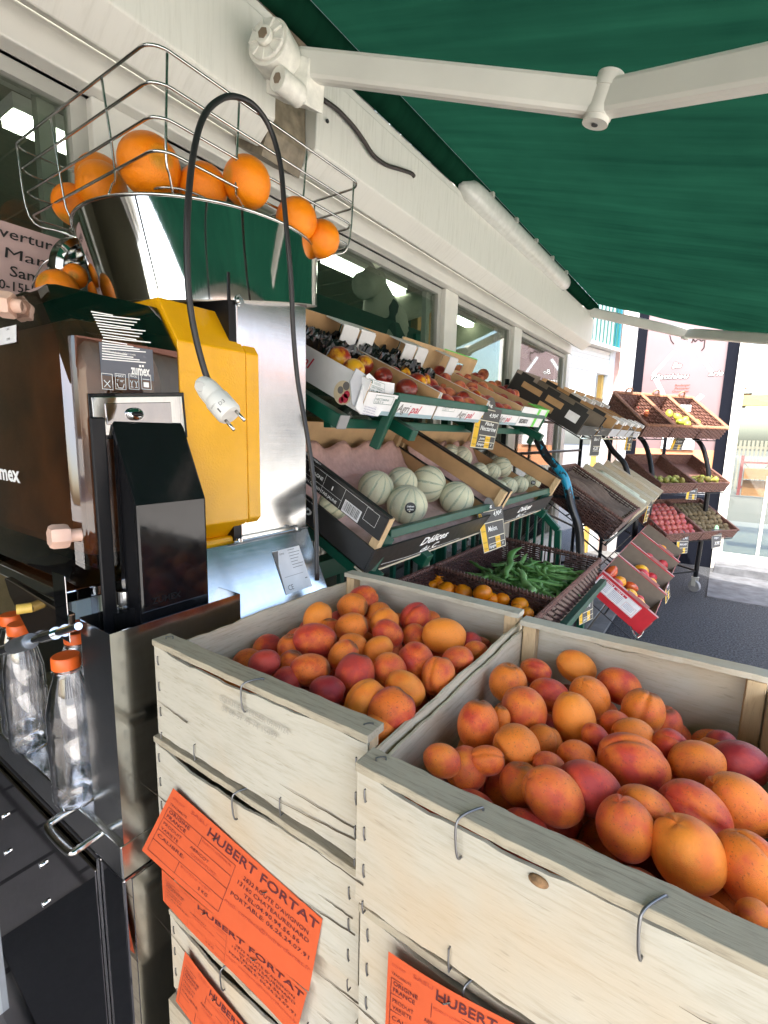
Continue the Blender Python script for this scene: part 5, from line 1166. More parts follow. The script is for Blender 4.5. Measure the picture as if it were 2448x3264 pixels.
obj('green_stamp', m, M['inkgreen'], fl); m = MB(); A1_ = pX(1164, 1288, -.6442); fz2 = planefn(A1_, (0,1,-.12), (0,.12,1), 0)
for i, s in enumerate(('NECTARINA AMARILLA', 'NECTARINE JAUNE', 'YELLOW NECTARINE', 'NETTARINA GIALLA', 'NEKTARINE GELB')): text(m, s, fz2, -.004*i*.4, -.0055*i, .0026, .042)
obj('violet_stamp', m, M['inkblue'], fl)
# round fruit emblem on the side of box one
cE = pY(1093, 1252, .8488); m = MB(); m.lathe(cE, Y_*-1, [(.026,0),(.026,.0008)], 28); em = obj('round_emblem', m, plain('cream_print', (.6,.5,.33), .6), tb[0])
m = MB()
for dx, dz, r_ in ((.006,-.012,.010),(.012,-.004,.008),(-.004,-.016,.007)): m.lathe(cE+V(dx,-.0009,dz), -Y_, [(r_,0),(r_,.0006)], 16)
obj('red_fruit_print', m, M['inkred'], em); m = MB()
for dx, dz, r_ in ((-.006,.006,.008),(.010,.014,.009)): m.lathe(cE+V(dx,-.0009,dz), -Y_, [(r_,0),(r_,.0006)], 16)
obj('dark_fruit_print', m, M['inkgrey'], em)
# crinkled black plastic in boxes one and two
def film(O, u, v, w_, seed, lab):
    rnd = random.Random(seed); m = MB(); nu, nv = 26, 30; hh = {}
    for i in range(nu+1):
        for j in range(nv+1): hh[i, j] = rnd.uniform(-1, 1)
    def f(a, b):
        i, j = min(nu, int(a*nu+.5)), min(nv, int(b*nv+.5)); bump = hh[i, j]*.010+.020*abs(math.sin(a*9+seed+b*3))*abs(math.sin(b*11+1+a*2))
        return O+u*a+v*b+w_*(.050+.016*b+bump*1.3)
    m.grid(f, nu, nv); o = obj('black_liner', m, M['gloss_black_film'], None, solid=.0008); return tag(o, lab, 'plastic liner', 'crinkled black liners in the peach boxes')
film(V(-.652, .858, .040)+v1*.25, Y_*.290, v1*.135, w1, 3, 'crinkled black plastic liner in the peach box nearest the juicer')
film(V(-.652, 1.173, .040)+v1*.20, Y_*.290, v1*.185, w1, 5, 'crinkled black plastic liner in the second peach box')
# fruit lists (pixel, width)
q1 = lambda x, y: (950+x*.27125, 950+y*.27125); q2 = lambda x, y: (1300+x*.27125, 1050+y*.27125)
PL = [('nectarine', nec, [(q1(475,725),84,'large red nectarine, highest in the first box'),(q1(650,850),74,'dark red nectarine tucked under the torn white flap'),(q1(775,790),62,'dull red nectarine in the middle of the first box'),(q1(1000,930),62,'crimson nectarine near the torn flap corner'),(q1(1100,910),60,'brownish nectarine leaning on the first box side'),(q1(1275,1080),72,'dark brown red nectarine lowest behind the green rail'),
   (q1(1090,820),42,'small yellow and red nectarine by the black liner'),(q1(1330,860),66,'bright yellow nectarine with a red side in the second box'),(q1(1225,905),56,'golden nectarine below the bright yellow one'),(q1(1390,1010),70,'broad yellow nectarine in front in the second box'),(q1(1490,970),42,'yellow nectarine beside the box script'),
   (q2(640,810),46,'yellow nectarine poking over the torn white front'),(q2(690,795),52,'dark red nectarine beside the one over the torn front'),(q2(790,790),40,'small crimson nectarine before the sign tab')]),
 ('peach', pea, [(q2(245,430),48,'red peach high in the third box'),(q2(370,510),44,'red peach below the high one in the third box'),(q2(430,590),42,'striped red peach in the third box'),(q2(450,680),50,'peach against the script in the third box'),(q2(580,600),48,'crimson peach at the divider'),(q2(600,680),44,'yellow streaked peach below the crimson one'),(q2(750,700),46,'red peach at the lower end of the divider'),
   (q2(505,405),40,'peach under the cardboard hand hole'),(q2(600,490),40,'peach second from the hand hole'),(q2(665,480),30,'peach third from the hand hole'),(q2(690,580),26,'small peach at the divider edge'),(q2(785,570),34,'pink peach in the upper row of the last box'),(q2(885,530),36,'orange pink peach, topmost by the black carton'),(q2(840,600),34,'pale peach below the topmost one'),(q2(870,680),38,'round peach left of the centre pair'),(q2(975,675),38,'round peach right of the centre pair'),(q2(1050,650),28,'peach behind the centre pair'),
   (q2(1080,740),42,'peach in front of the centre pair'),(q2(1180,785),48,'flat pink peach above the box front'),(q2(1250,770),34,'peach right of the flat pink one'),(q2(1160,700),26,'small peach behind the flat pink one'),(q2(1390,800),34,'peach near the green striped corner'),(q2(1320,780),24,'small peach left of the green corner'),(q2(1470,820),22,'last peach beside the green striped corner'),(q2(940,780),34,'brown spotted peach behind the sign tab'),(q2(1260,830),26,'peach pressed on the white box front')])]
shelfO = V(-.652, .85, .040)+w1*.045
for nm, mlist, L in PL:
    for k, ((x, y), wd, lab) in enumerate(L):
        P_ = pP(x, y, shelfO, w1); dp = depth(P_); r = max(.022, min(.044, wd*dp/FPX/2)); P_ = P_*.985
        P_ = ray(x, y)*(depth(P_)/1.0); place(nm, mlist[k % 3], P_, r, lab, nm, nm+'s on the top shelf')
for k in range(3):       # fill below
    for i in range(4):
        for j in range(5):
            if k < 2 and j > 2: continue
            P_ = V(-.652, Y0[k+1]+.04+i*.075, .040)+v1*(.045+j*.075)+w1*.028; place('peach', pea[i % 3], P_, .033, 'peach in the lower layer of the %s box' % ('second', 'third', 'last')[k], 'peach', 'peaches in the lower layer, %s box' % ('second', 'third', 'last')[k])

# ---- melon boxes
t = NT('melon_rind'); c = t.n('ShaderNodeTexCoord'); sp_ = t.n('ShaderNodeSeparateXYZ'); t.l(c.outputs['Object'], sp_.inputs[0])
ang = t.math('ARCTAN2', sp_.outputs[1], sp_.outputs[0]); nz = t.noise(c.outputs['Object'], 4, 3)
st = t.math('ABSOLUTE', t.math('SINE', t.math('ADD', t.math('MULTIPLY', ang, 5.0), t.math('MULTIPLY', nz, .7))))
vor = t.n('ShaderNodeTexVoronoi', feature='DISTANCE_TO_EDGE'); vor.inputs['Scale'].default_value = 13; 
wob = t.n('ShaderNodeVectorMath', operation='MULTIPLY'); t.l(c.outputs['Object'], wob.inputs[0]); wob.inputs[1].default_value = (1.6, 1.6, .8)
nsd = t.n('ShaderNodeTexNoise'); nsd.inputs['Scale'].default_value = 6; t.l(wob.outputs[0], nsd.inputs['Vector']); mm_ = t.mix(.12, (0,0,0), nsd.outputs['Color'])
av = t.n('ShaderNodeVectorMath', operation='ADD'); t.l(wob.outputs[0], av.inputs[0]); t.l(nsd.outputs['Color'], av.inputs[1]); t.l(av.outputs[0], vor.inputs['Vector'])
net = t.ramp(vor.outputs['Distance'], [(.0, 1), (.17, 0)])
skin = t.mix(t.ramp(st, [(.16, 1), (.42, 0)]), (.64,.63,.42), (.19,.29,.17)); skin = t.mix(t.ramp(nz, [(.4, 0), (.7, .4)]), skin, (.66,.60,.33))
t.set(t.mix(t.math('MULTIPLY', net, .7), skin, (.80,.77,.60)), .7); t.bump(t.math('ADD', net, t.math('MULTIPLY', t.ramp(st, [(.05, 0), (.4, 1)]), .8)), .5, .03); M['melon'] = t.m
def melon_mesh():
    mb = MB(); n, m_ = 60, 26; rings = []
    for j in range(m_+1):
        tt = max(1e-3, min(math.pi-1e-3, math.pi*j/m_)); rings.append([V(math.cos(q)*math.sin(tt), math.sin(q)*math.sin(tt), -.94*math.cos(tt))*(1+.028*(abs(math.sin(q*5))**.6-.7)*math.sin(tt)-.03*math.exp(-((math.pi-tt)/.2)**2)) for q in [2*math.pi*i/n for i in range(n)]])
    mb.loft(rings); me = bpy.data.meshes.new('melon'); me.from_pydata(mb.v, [], mb.f); me.update()
    for p in me.polygons: p.use_smooth = True
    me.materials.append(M['melon']); return me
mel = melon_mesh()
mbx = []
for k, (ya, yb, L) in enumerate(((.80, 1.465, 'near black printed melon box beside the juicer, four crates from the wall'), (1.475, 2.06, 'far black printed melon box beside the black rack'))):
    L = ('near black printed wooden melon box, beside the juicer', 'far black printed wooden melon box, next to the black tube rack')[k]
    O = V(-.600, ya, -.290); un = Y_; b = thing('melon_box', O, L, 'melon box', 'black melon boxes on the middle shelf'); mbx.append(b)
    Ln = .44; U = Y_*(yb-ya)
    for yy, nm in ((0, 'near_side'), (yb-ya-.005, 'far_side')):
        P = O+Y_*yy; m = MB(); m.box(P, v2*Ln, w2*.058, Y_*.005); obj(nm+'_lower', m, M['cardblack'], b)
        m = MB(); m.box(P+w2*.082, v2*Ln, w2*.052, Y_*.005); tp_ = obj(nm+'_upper', m, M['cardblack'], b)
        m = MB(); m.box(P+w2*.083+Y_*(.0052 if yy == 0 else -.0022), v2*Ln, w2*.050, Y_*.002); m.box(P+w2*.004+Y_*(.0052 if yy == 0 else -.0022), v2*Ln, w2*.053, Y_*.002); obj('inner_board', m, M['card'], b)
        m = MB(); m.box(P+w2*.135-Y_*.0, v2*Ln, w2*.003, Y_*.016); obj('top_strip', m, M['cardblack'], b)
    for dv in (0, Ln-.02):
        for yy in (.006, yb-ya-.026): m = MB(); m.box(O+v2*dv+Y_*yy, v2*.02, Y_*.02, w2*.133); obj('corner_post', m, M['post'], b)
    m = MB(); m.box(O-v2*.005, U, v2*.004, w2*.060); frp = obj('front_board', m, M['cardblack'], b); m = MB(); m.box(O-v2*.0055-w2*.006, U, v2*.03, w2*.005); obj('bottom_slat', m, M['ply'], b)
    m = MB(); m.box(O+v2*Ln, U, v2*.005, w2*.13); obj('back_board', m, M['cardpale'], b); m = MB(); m.box(O, U, v2*Ln, w2*.003); obj('bottom', m, M['card'], b)
    m = MB(); fF = lambda a, c_, O=O: O+Y_*a+w2*c_-v2*.0058
    text(m, 'Délices', fF, .20, .030, .022, .14, bold=.02, shear=.35); text(m, 'du C', fF, .22, .006, .016, .09, bold=.015, shear=.35); linef(m, fF, [(.05, .012), (.16, .006), (.44, .006)], .001)
    obj('front_script', m, M['chalk'], frp)
    if k == 0:
        m = MB(); fN = lambda a, c_, O=O: O+v2*(Ln-a)+w2*c_-Y_*.0006
        text(m, 'champ', fN, .14, .020, .024, .12, bold=.02, shear=.35); text(m, 'Gourmand comme le Miel', fN, .18, .050, .004, .09)
        text(m, 'ESPAGNE', fN, .21, .112, .0075, .045, bold=.01); text(m, 'MELON CHARENTAIS JAUNE', fN, .19, .088, .0065, .12, bold=.01); text(m, 'I', fN, .285, .108, .010, .003); text(m, 'GRAMMAGE', fN, .12, .120, .006, .05)
        for a in (.10, .14, .19, .26, .32): linef(m, fN, [(a, .084), (a, .132)], .0006)
        linef(m, fN, [(.10, .102), (.32, .102)], .0006); linef(m, fN, [(.10, .131), (.40, .131)], .0006); framef(m, fN, .385, .10, .42, .130, .0006)
        obj('side_print', m, M['chalk'], b)
        m = MB(); rectf(m, fN, .328, .084, .378, .112); lb = obj('barcode_label', m, M['paper'], b); m = MB(); x = .331; rnd = random.Random(4); f4 = lambda a, c_, O=O: O+v2*(Ln-a)+w2*c_-Y_*.0010
        while x < .374: wd = rnd.choice((.0006, .0012, .0018)); rectf(m, f4, x, .088, x+wd, .110); x += wd+rnd.choice((.0008, .0014))
        obj('bars', m, M['ink'], lb)
        m = MB(); fT = lambda a, c_, O=O: O+v2*(Ln-a)+w2*.1383+Y_*c_; text(m, 'Délices du Champ', fT, .06, .003, .008, .17, bold=.01, shear=.3); obj('top_script', m, M['chalk'], b)
        m = MB(); rectf(m, fN, .135, .108, .160, .126); obj('blue_tape', m, plain('lilac_sticker', (.45,.5,.75), .6), b)
    # pink pulp tray
    m = MB(); 
    def pulp(a, c_, O=O, W=yb-ya):
        return O+Y_*(.02+(W-.04)*a)+v2*(.02+(Ln-.05)*c_)+w2*(.012+.020*(math.sin(a*math.pi*5)**2)*(math.sin(c_*math.pi*3.5)**2)+.055*max(0, (c_-.80)/.2)**1.2+.006*math.sin(a*31)*max(0, (c_-.8)/.2))
    m.grid(pulp, 60, 40); tag(obj('pulp_tray', m, M['pulp'], None, smooth=True, solid=.003), ('pink moulded paper tray under the melons of the near box', 'pink moulded paper tray under the melons of the far box')[k], 'paper tray', 'pink paper trays under the melons')
q3 = lambda x, y: (950+x*.24115, 1350+y*.24115); q4 = lambda x, y: (1300+x*.3014, 1350+y*.3014)
ML = [[(q3(1030,850),116,'yellowish melon nearest the barcode end of the near box',(60,20)),(q3(1375,775),100,'melon behind, second from the barcode end',(50,60)),(q4(215,640),118,'ribbed melon showing its stem scar in the near box',(-10,80)),(q3(1440,1070),132,'front melon with a black oval sticker facing the street',(75,0)),(q4(515,790),112,'melon with stem stub at the front of the near box',(55,30)),(q3(480,1060),90,'orange-toned melon seen through the gap in the box side',(30,0))],
      [(q4(565,355),72,'melon highest in the far box',(40,20)),(q4(755,510),56,'melon half hidden behind the divider',(30,60)),(q4(890,510),54,'melon with a white sticker strip',(60,10)),(q4(990,465),68,'upper right melon of the far box',(20,-20)),(q4(945,690),62,'front melon touching the divider',(70,10)),(q4(1060,660),60,'second front melon of the far box',(60,0)),(q4(1180,645),56,'third front melon, stem end showing',(75,0)),(q4(1310,610),58,'last melon, with a round black sticker',(80,10)),(q4(450,310),40,'melon tip showing over the divider board',(10,0))]]
for bi, L in enumerate(ML):
    for k, ((x, y), wd, lab, (tl, rl)) in enumerate(L):
        P_ = pP(x, y, V(-.600, 1, -.290)+w2*.060, w2); dp = depth(P_); r = max(.036, min(.060, wd*dp/FPX/2))
        o = place('melon', mel, P_, r, lab, 'melon', 'charentais melons', rot=scr_rot(tl, rl*3+k*37, -35))
        if 'black' in lab and 'sticker' in lab or 'front melon with' in lab:
            d = (-P_.normalized()*.9+cr*.15-cu*.15).normalized(); m = MB(); a = d.orthogonal().normalized(); b2 = d.cross(a)
            m.add([P_+d*r*1.015]+[P_+(d+(a*math.cos(q)+b2*math.sin(q))*.27).normalized()*r*1.012 for q in [2*math.pi*i/20 for i in range(20)]], [(0, i+1, (i+1) % 20+1) for i in range(20)])
            s_ = obj('sticker', m, M['cardblack'], None); s_.parent = o; s_.matrix_parent_inverse = (Matrix.Translation(o.location) @ o.rotation_euler.to_matrix().to_4x4() @ Matrix.Scale(r, 4)).inverted()
            bpy.context.view_layer.update()
            m = MB(); fS = lambda a_, b_: P_+(d+cr*a_*1.0+cu*b_*1.0).normalized()*r*1.025
            text(m, 'Délices', fS, -.17, .04, .07, .34, bold=.03, shear=.3); text(m, 'du Champ', fS, -.15, -.10, .07, .30, bold=.03, shear=.3)
            s2 = obj('sticker_print', m, M['chalk'], None); s2.parent = o; s2.matrix_parent_inverse = s_.matrix_parent_inverse.copy()
# ---- wicker baskets of mandarins and broad beans
BZ = -.600
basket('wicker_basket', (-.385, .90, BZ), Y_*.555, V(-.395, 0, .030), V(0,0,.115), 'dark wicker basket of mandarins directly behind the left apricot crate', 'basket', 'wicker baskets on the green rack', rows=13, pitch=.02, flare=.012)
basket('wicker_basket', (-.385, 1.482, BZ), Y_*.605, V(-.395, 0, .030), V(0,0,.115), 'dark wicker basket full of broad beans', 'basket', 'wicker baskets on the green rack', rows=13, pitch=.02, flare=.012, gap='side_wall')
q5 = lambda x, y: (1250+x*.42194, 1700+y*.42194)
MD = [((232,385),30,'mandarin alone at the left, almost hidden by the crate rail'),((375,335),52,'topmost mandarin of the heap'),((350,385),52,'mandarin under the topmost one'),((500,370),56,'mandarin right of the topmost one'),((405,425),58,'mandarin resting on the crate rail, left'),((540,445),58,'mandarin with a white sticker'),((605,405),46,'mandarin behind the sticker one'),((683,450),62,'largest mandarin in the middle'),((760,490),30,'pinkish mandarin beside the largest'),((840,495),48,'mandarin right of the pinkish one'),((965,535),54,'yellowish mandarin at the right'),((940,575),42,'mandarin below the yellowish one'),((925,620),38,'lowest mandarin in the gap between the crates'),((912,720),20,'mandarin sliver between the crates'),((1020,600),30,'last mandarin at the right by the basket wall'),((480,410),30,'small mandarin in the heap shadow'),((300,395),40,'left flank mandarin of the heap')]
for k, ((x, y), wd, lab) in enumerate(MD):
    px, py = q5(x, y); P_ = pZ(px, py, BZ+.085+.02*(k in (1, 7)));  dp = depth(P_); r = max(.020, min(.033, wd*dp/FPX/2)); place('mandarin', man[k % 3], P_, r, lab, 'mandarin', 'mandarins in the wicker basket', rot=(random.uniform(-.5, .5), random.uniform(-.5, .5), random.uniform(0, 6)))
for i in range(5):
    for j in range(7): place('mandarin', man[i % 3], (-.42-.078*i+.01*(j % 2), .95+.072*j, BZ+.036), .031, 'mandarin in the lower layer of the wicker basket', 'mandarin', 'mandarins in the lower layer')
M['bean'] = fruit_mat('broad_bean_pod', (.10,.24,.05), (.22,.40,.12), .4, .65, .45, (.015,.05,.01), .5, 0, .3)
def pod(seed):
    rnd = random.Random(seed); L = 1.0; b = rnd.uniform(-.25, .35); m = MB(); N = 22; P, R = [], []
    for i in range(N+1):
        u = i/N; P.append(V((u-.5)*L, b*(u-.5)**2*2+.03*math.sin(u*9+seed), .02*math.sin(u*7+seed))); R.append(max(.004, .044*min(1, (u+.03)*7)**.6*min(1, (1.02-u)*5)**.8*(1+.13*math.sin(u*26+seed))))
    m.tube(P, R, 10); m.tube([P[0], P[0]+V(-.06,.02,.01)], [.016, .012], 6)
    me = bpy.data.meshes.new('pod'); me.from_pydata([(x, y, z*.75) for x, y, z in m.v], [], m.f); me.update(); [setattr(p, 'use_smooth', True) for p in me.polygons]; me.materials.append(M['bean']); return me
pods = [pod(k) for k in range(7)]; rnd = random.Random(11)
for k in range(170):
    top = k > 110; x = rnd.uniform(-.73, -.43); y = rnd.uniform(1.56, 2.02); hgt = 1-((x+.58)/.26)**2*.5-((y-1.79)/.34)**2*.4
    z = BZ+.020+(.078*max(0, hgt))*(.35+.65*((k-110)/60 if top else 0))+rnd.uniform(0, .010); s = rnd.uniform(.13, .21); aa = rnd.gauss(2.2, .8)
    hx = abs(math.cos(aa))*s/2; hy = abs(math.sin(aa))*s/2; x = min(max(x, -.775+hx), -.395-hx); y = min(max(y, 1.495+hy), 2.075-hy)
    o = place('bean_pod', pods[k % 7], (x, y, z), s, 'green broad bean pod lying %s of the heap in the wicker basket' % ('on the top' if top else 'in the lower part'), 'bean pod', 'broad bean pods %s' % ('on top' if top else 'below'), rot=(rnd.uniform(-.5, .5)+(3.14 if k % 2 else 0), rnd.uniform(-.14, .14), aa))
for (a, b, lab) in (((1600,1840),(1640,1745),'long pod standing up out of the bean heap'),((1665,1820),(1705,1905),'curved pale pod in the middle of the beans'),((1500,1790),(1580,1830),'pod pointing at the left corner of the beans'),((1450,1880),(1610,1895),'pod lying in the mandarin basket corner')):
    z = BZ+.105; p0, p1 = pZ(a[0], a[1], z), pZ(b[0], b[1], z+(.05 if 'standing' in lab else 0)); 
    if 'mandarin' in lab: p0, p1 = pZ(1560,1880,BZ+.08), pZ(1608,1892,BZ+.08)
    d = p1-p0; q = d.to_track_quat('X', 'Z'); place('bean_pod', pods[1], (p0+p1)/2, d.length, lab, 'bean pod', 'broad bean pods on top', rot=q.to_euler())

# ================================================================== BLACK TUBE RACK (middle)
br = thing('black_rack', (-.75, 3.4, G), 'black tubular wire rack with chipped turquoise paint in the middle of the row', 'rack')
tp = [pY(x, y, 2.56) for x, y in ((1688,1362),(1712,1400),(1739,1450),(1775,1490),(1802,1529),(1824,1618),(1845,1683),(1850,1775),(1852,1860))]
def bow(yy, off=0, parent=br, Pts=tp):
    m = MB(); pts = [V(p.x+off, yy, p.z) for p in Pts]; pts = [V(pts[0].x-.14, yy, pts[0].z+.10)]+pts+[V(pts[-1].x, yy, G+.07)]; B2 = bez(pts, 6); m.tube(B2, .021, 14); o = obj('bowed_tube', m, M['black'], parent, smooth=True); return B2
P1_ = bow(2.56); bow(4.35)
t = NT('worn_black_tube'); ge = t.n('ShaderNodeNewGeometry'); c0 = pY(1802, 1529, 2.56)+V(0, 0, CAM_Z)
sb = t.n('ShaderNodeVectorMath', operation='DISTANCE'); t.l(ge.outputs['Position'], sb.inputs[0]); sb.inputs[1].default_value = c0
nn = t.noise(t.coord(scale=(1, 1, .6)), 26, 5, .7); mk = t.ramp(t.math('SUBTRACT', nn, t.math('MULTIPLY', sb.outputs['Value'], 1.6)), [(.36, 0), (.38, 1)])
t.set(t.mix(mk, (.012,.012,.014), (.01,.26,.42)), .3)
for ch_ in br.children:
    if ch_.name.startswith('bowed_tube') and ch_ is br.children[0]: ch_.data.materials[0] = t.m
def shelf_wires(parent, O, u, v, w_, n, lip, mt='black', r=.004, cr=None):
    O, u, v, w_ = map(Vector, (O, u, v, w_)); m = MB()
    for a in (0, .5, 1): m.tube([O+v*a, O+v*a+u], r, 6)
    for i in range(n+1): p = O+u*(i/n); m.tube([p+w_*0, p+v], r*.8, 6)
    obj('shelf_wires', m, M[mt], parent)
    m = MB(); up = w_*lip; m.tube(bez([O+v*.16+up, O+up, O+u*.5+up, O+u+up, O+u+v*.16+up], 4), r*1.1, 8); m.tube([O-v*.01, O+u-v*.01], r, 6)
    m2 = []
    for i in range(0, n+1, 2): p = O+u*(i/n); m.tube([p, p+up], r*.8, 6)
    obj('front_lip', m, M['wire'] if lip > .03 else M[mt], parent)
t3 = R_(30); v3, w3 = V(-math.cos(t3), 0, math.sin(t3)), V(math.sin(t3), 0, math.cos(t3))
shelf_wires(br, (-.60, 2.56, .000), Y_*1.80, v3*.5, w3, 12, .055)
vm, wm = V(-math.cos(R_(32)), 0, math.sin(R_(32))), V(math.sin(R_(32)), 0, math.cos(R_(32)))
shelf_wires(br, (-.44, 2.56, -.515), Y_*1.80, vm*.46, wm, 12, .03)
tm = R_(35); vl, wl = V(-math.cos(tm), 0, math.sin(tm)), V(math.sin(tm), 0, math.cos(tm))
shelf_wires(br, (-.27, 2.60, -.985), Y_*1.80, vl*.36, wl, 10, .045)
for yy in (2.58, 4.33):
    for a, b in (((-.58, -.30), (-.95, -.30)), ((-.56, -.62), (-.98, -.75)), ((-.56, -.75), (-.98, -.55)), ((-.56, -1.1), (-.98, -.8))): m = MB(); m.tube([V(a[0], yy, a[1]), V(b[0], yy, b[1])], .008, 8); obj('brace', m, M['black'], br)
    m = MB(); m.tube([V(-1.0, yy, G+.05), V(-1.0, yy, .30)], .014, 10); obj('rear_upright', m, M['black'], br, smooth=True)
for a, b in (((-1.0, 2.58, -.3), (-1.0, 4.33, -.75)), ((-1.0, 2.58, -.75), (-1.0, 4.33, -.3)), ((-1.0, 2.58, .1), (-1.0, 4.33, .1)), ((-.6, 2.58, G+.2), (-.6, 4.33, G+.2)), ((-1.0, 2.58, -.1), (-1.0, 4.33, -.1))):
    m = MB(); m.tube([V(*a), V(*b)], .009, 8); obj('brace', m, M['black'], br)
# upper row of cartons: black ones and ones with white corners
BK = [(2.42, .36, ('cardblack', 'cardtaupe'), 'large black carton with brown windows leaning beside the peaches'), (2.82, .30, ('cardblack', 'card'), 'open black carton with a brown inside, second in its row'), (3.14, .26, ('cardgrey', 'card'), 'carton with white stacking corners in the black rack'), (3.43, .26, ('cardgrey', 'card'), 'second carton with white stacking corners'), (3.72, .26, ('cardgrey', 'card'), 'third small carton with white corners'), (4.01, .26, ('cardgrey', 'card'), 'last small white cornered carton before the brown baskets')]
for k, (y, wd, mt, L) in enumerate(BK):
    O = V(-.585, y, .008)+w3*.006; b = carton('carton', O, Y_*wd, v3*(.42 if k < 2 else .38), w3, .05, .105 if k < 2 else .08, .12, mt, L, 'carton', 'cartons on top of the black rack')
    if k == 0:
        fN = lambda a, c_, O=O: O+v3*(.42-a)+w3*c_-Y_*.0006; m = MB()
        rectf(m, fN, .20, .060, .29, .090); rectf(m, fN, .06, .060, .17, .088); rectf(m, fN, .18, .020, .26, .048); obj('brown_window', m, M['card'], b)
        m = MB(); rectf(m, fN, .325, .040, .385, .080); lb = obj('white_label', m, M['paper'], b)
    if k > 1:
        m = MB()
        for a in (0, .30): m.box(O+v3*a+w3*.08-Y_*.001, v3*.08, w3*.022, Y_*.05); m.box(O+v3*a+w3*.08+Y_*(wd-.05), v3*.08, w3*.022, Y_*.05)
        obj('white_corner', m, M['cardwhite'], b)
    else:
        m = MB()
        for a in (.02, .17, .32): m.box(O+v3*a+w3*.104, v3*.07, w3*.018, Y_*.004)
        obj('stacking_tab', m, M[mt[0]], b)
# middle row: wicker basket with brown paper, wooden trays of leeks
basket('wicker_basket', V(-.445, 2.60, -.500), Y_*.52, vm*.43, wm*.13, 'wicker basket with crumpled brown paper in the black rack', 'basket', 'wicker baskets in the black rack', rows=11, pitch=.024, flare=.004)
m = MB(); m.grid(lambda a, b: V(-.445, 2.63, -.500)+Y_*(.46*a)+vm*(.02+.40*b)+wm*(.085+.006*math.sin(a*55)+.012*math.sin(b*9+a*3)+.02*abs(math.sin(a*5))), 70, 14)
tag(obj('paper_sacks', m, plain('grey_brown_kraft_paper', (.15,.105,.08), .85, 0, .2, 40), None, solid=.002), 'folded grey-brown paper lying over the wicker basket', 'paper')
for k, (y, L) in enumerate(((3.16, 'first pale wooden tray beside the brown paper'), (3.50, 'second pale wooden tray, holding white leeks'), (3.86, 'third pale wooden tray in the black rack'), (4.22, 'last pale wooden tray, nearest the pears'))):
    O = V(-.435, y, -.498); b = thing('wooden_tray', O, L, 'wooden tray', 'pale wooden trays of leeks'); wd = .31
    for dy in (0, wd-.006): m = MB(); m.box(O+Y_*dy, vm*.45, wm*.10, Y_*.006); obj('side_board', m, M['ply'], b); m = MB(); m.box(O+Y_*(dy-.004)+wm*.10, vm*.45, wm*.006, Y_*.022); obj('top_rail', m, M['ply'], b)
    for dv in (0, .444): m = MB(); m.box(O+vm*dv, Y_*wd, vm*.005, wm*.06); obj('end_board', m, M['plyY'], b)
    m = MB(); m.box(O+wm*.002, Y_*wd, vm*.45, wm*.004); obj('bottom', m, M['cardpale'], b)
M['leek'] = plain('white_leek', (.55,.58,.46), .45, 0, .15, 30)
for k in range(7):
    y = 3.55+.035*k; b0 = V(-.44, y, -.47)+wm*(.045+.015*(k % 2)); m = MB(); m.tube(bez([b0+vm*(.03*(k % 3)), b0+vm*.2+Y_*.01*(k % 2), b0+vm*.36], 4), [.016-.0008*i for i in range(9)], 8)
    tag(obj('leek', m, M['leek'], None, smooth=True), 'pale leek lying in the second wooden tray', 'leek', 'leeks in the wooden tray')
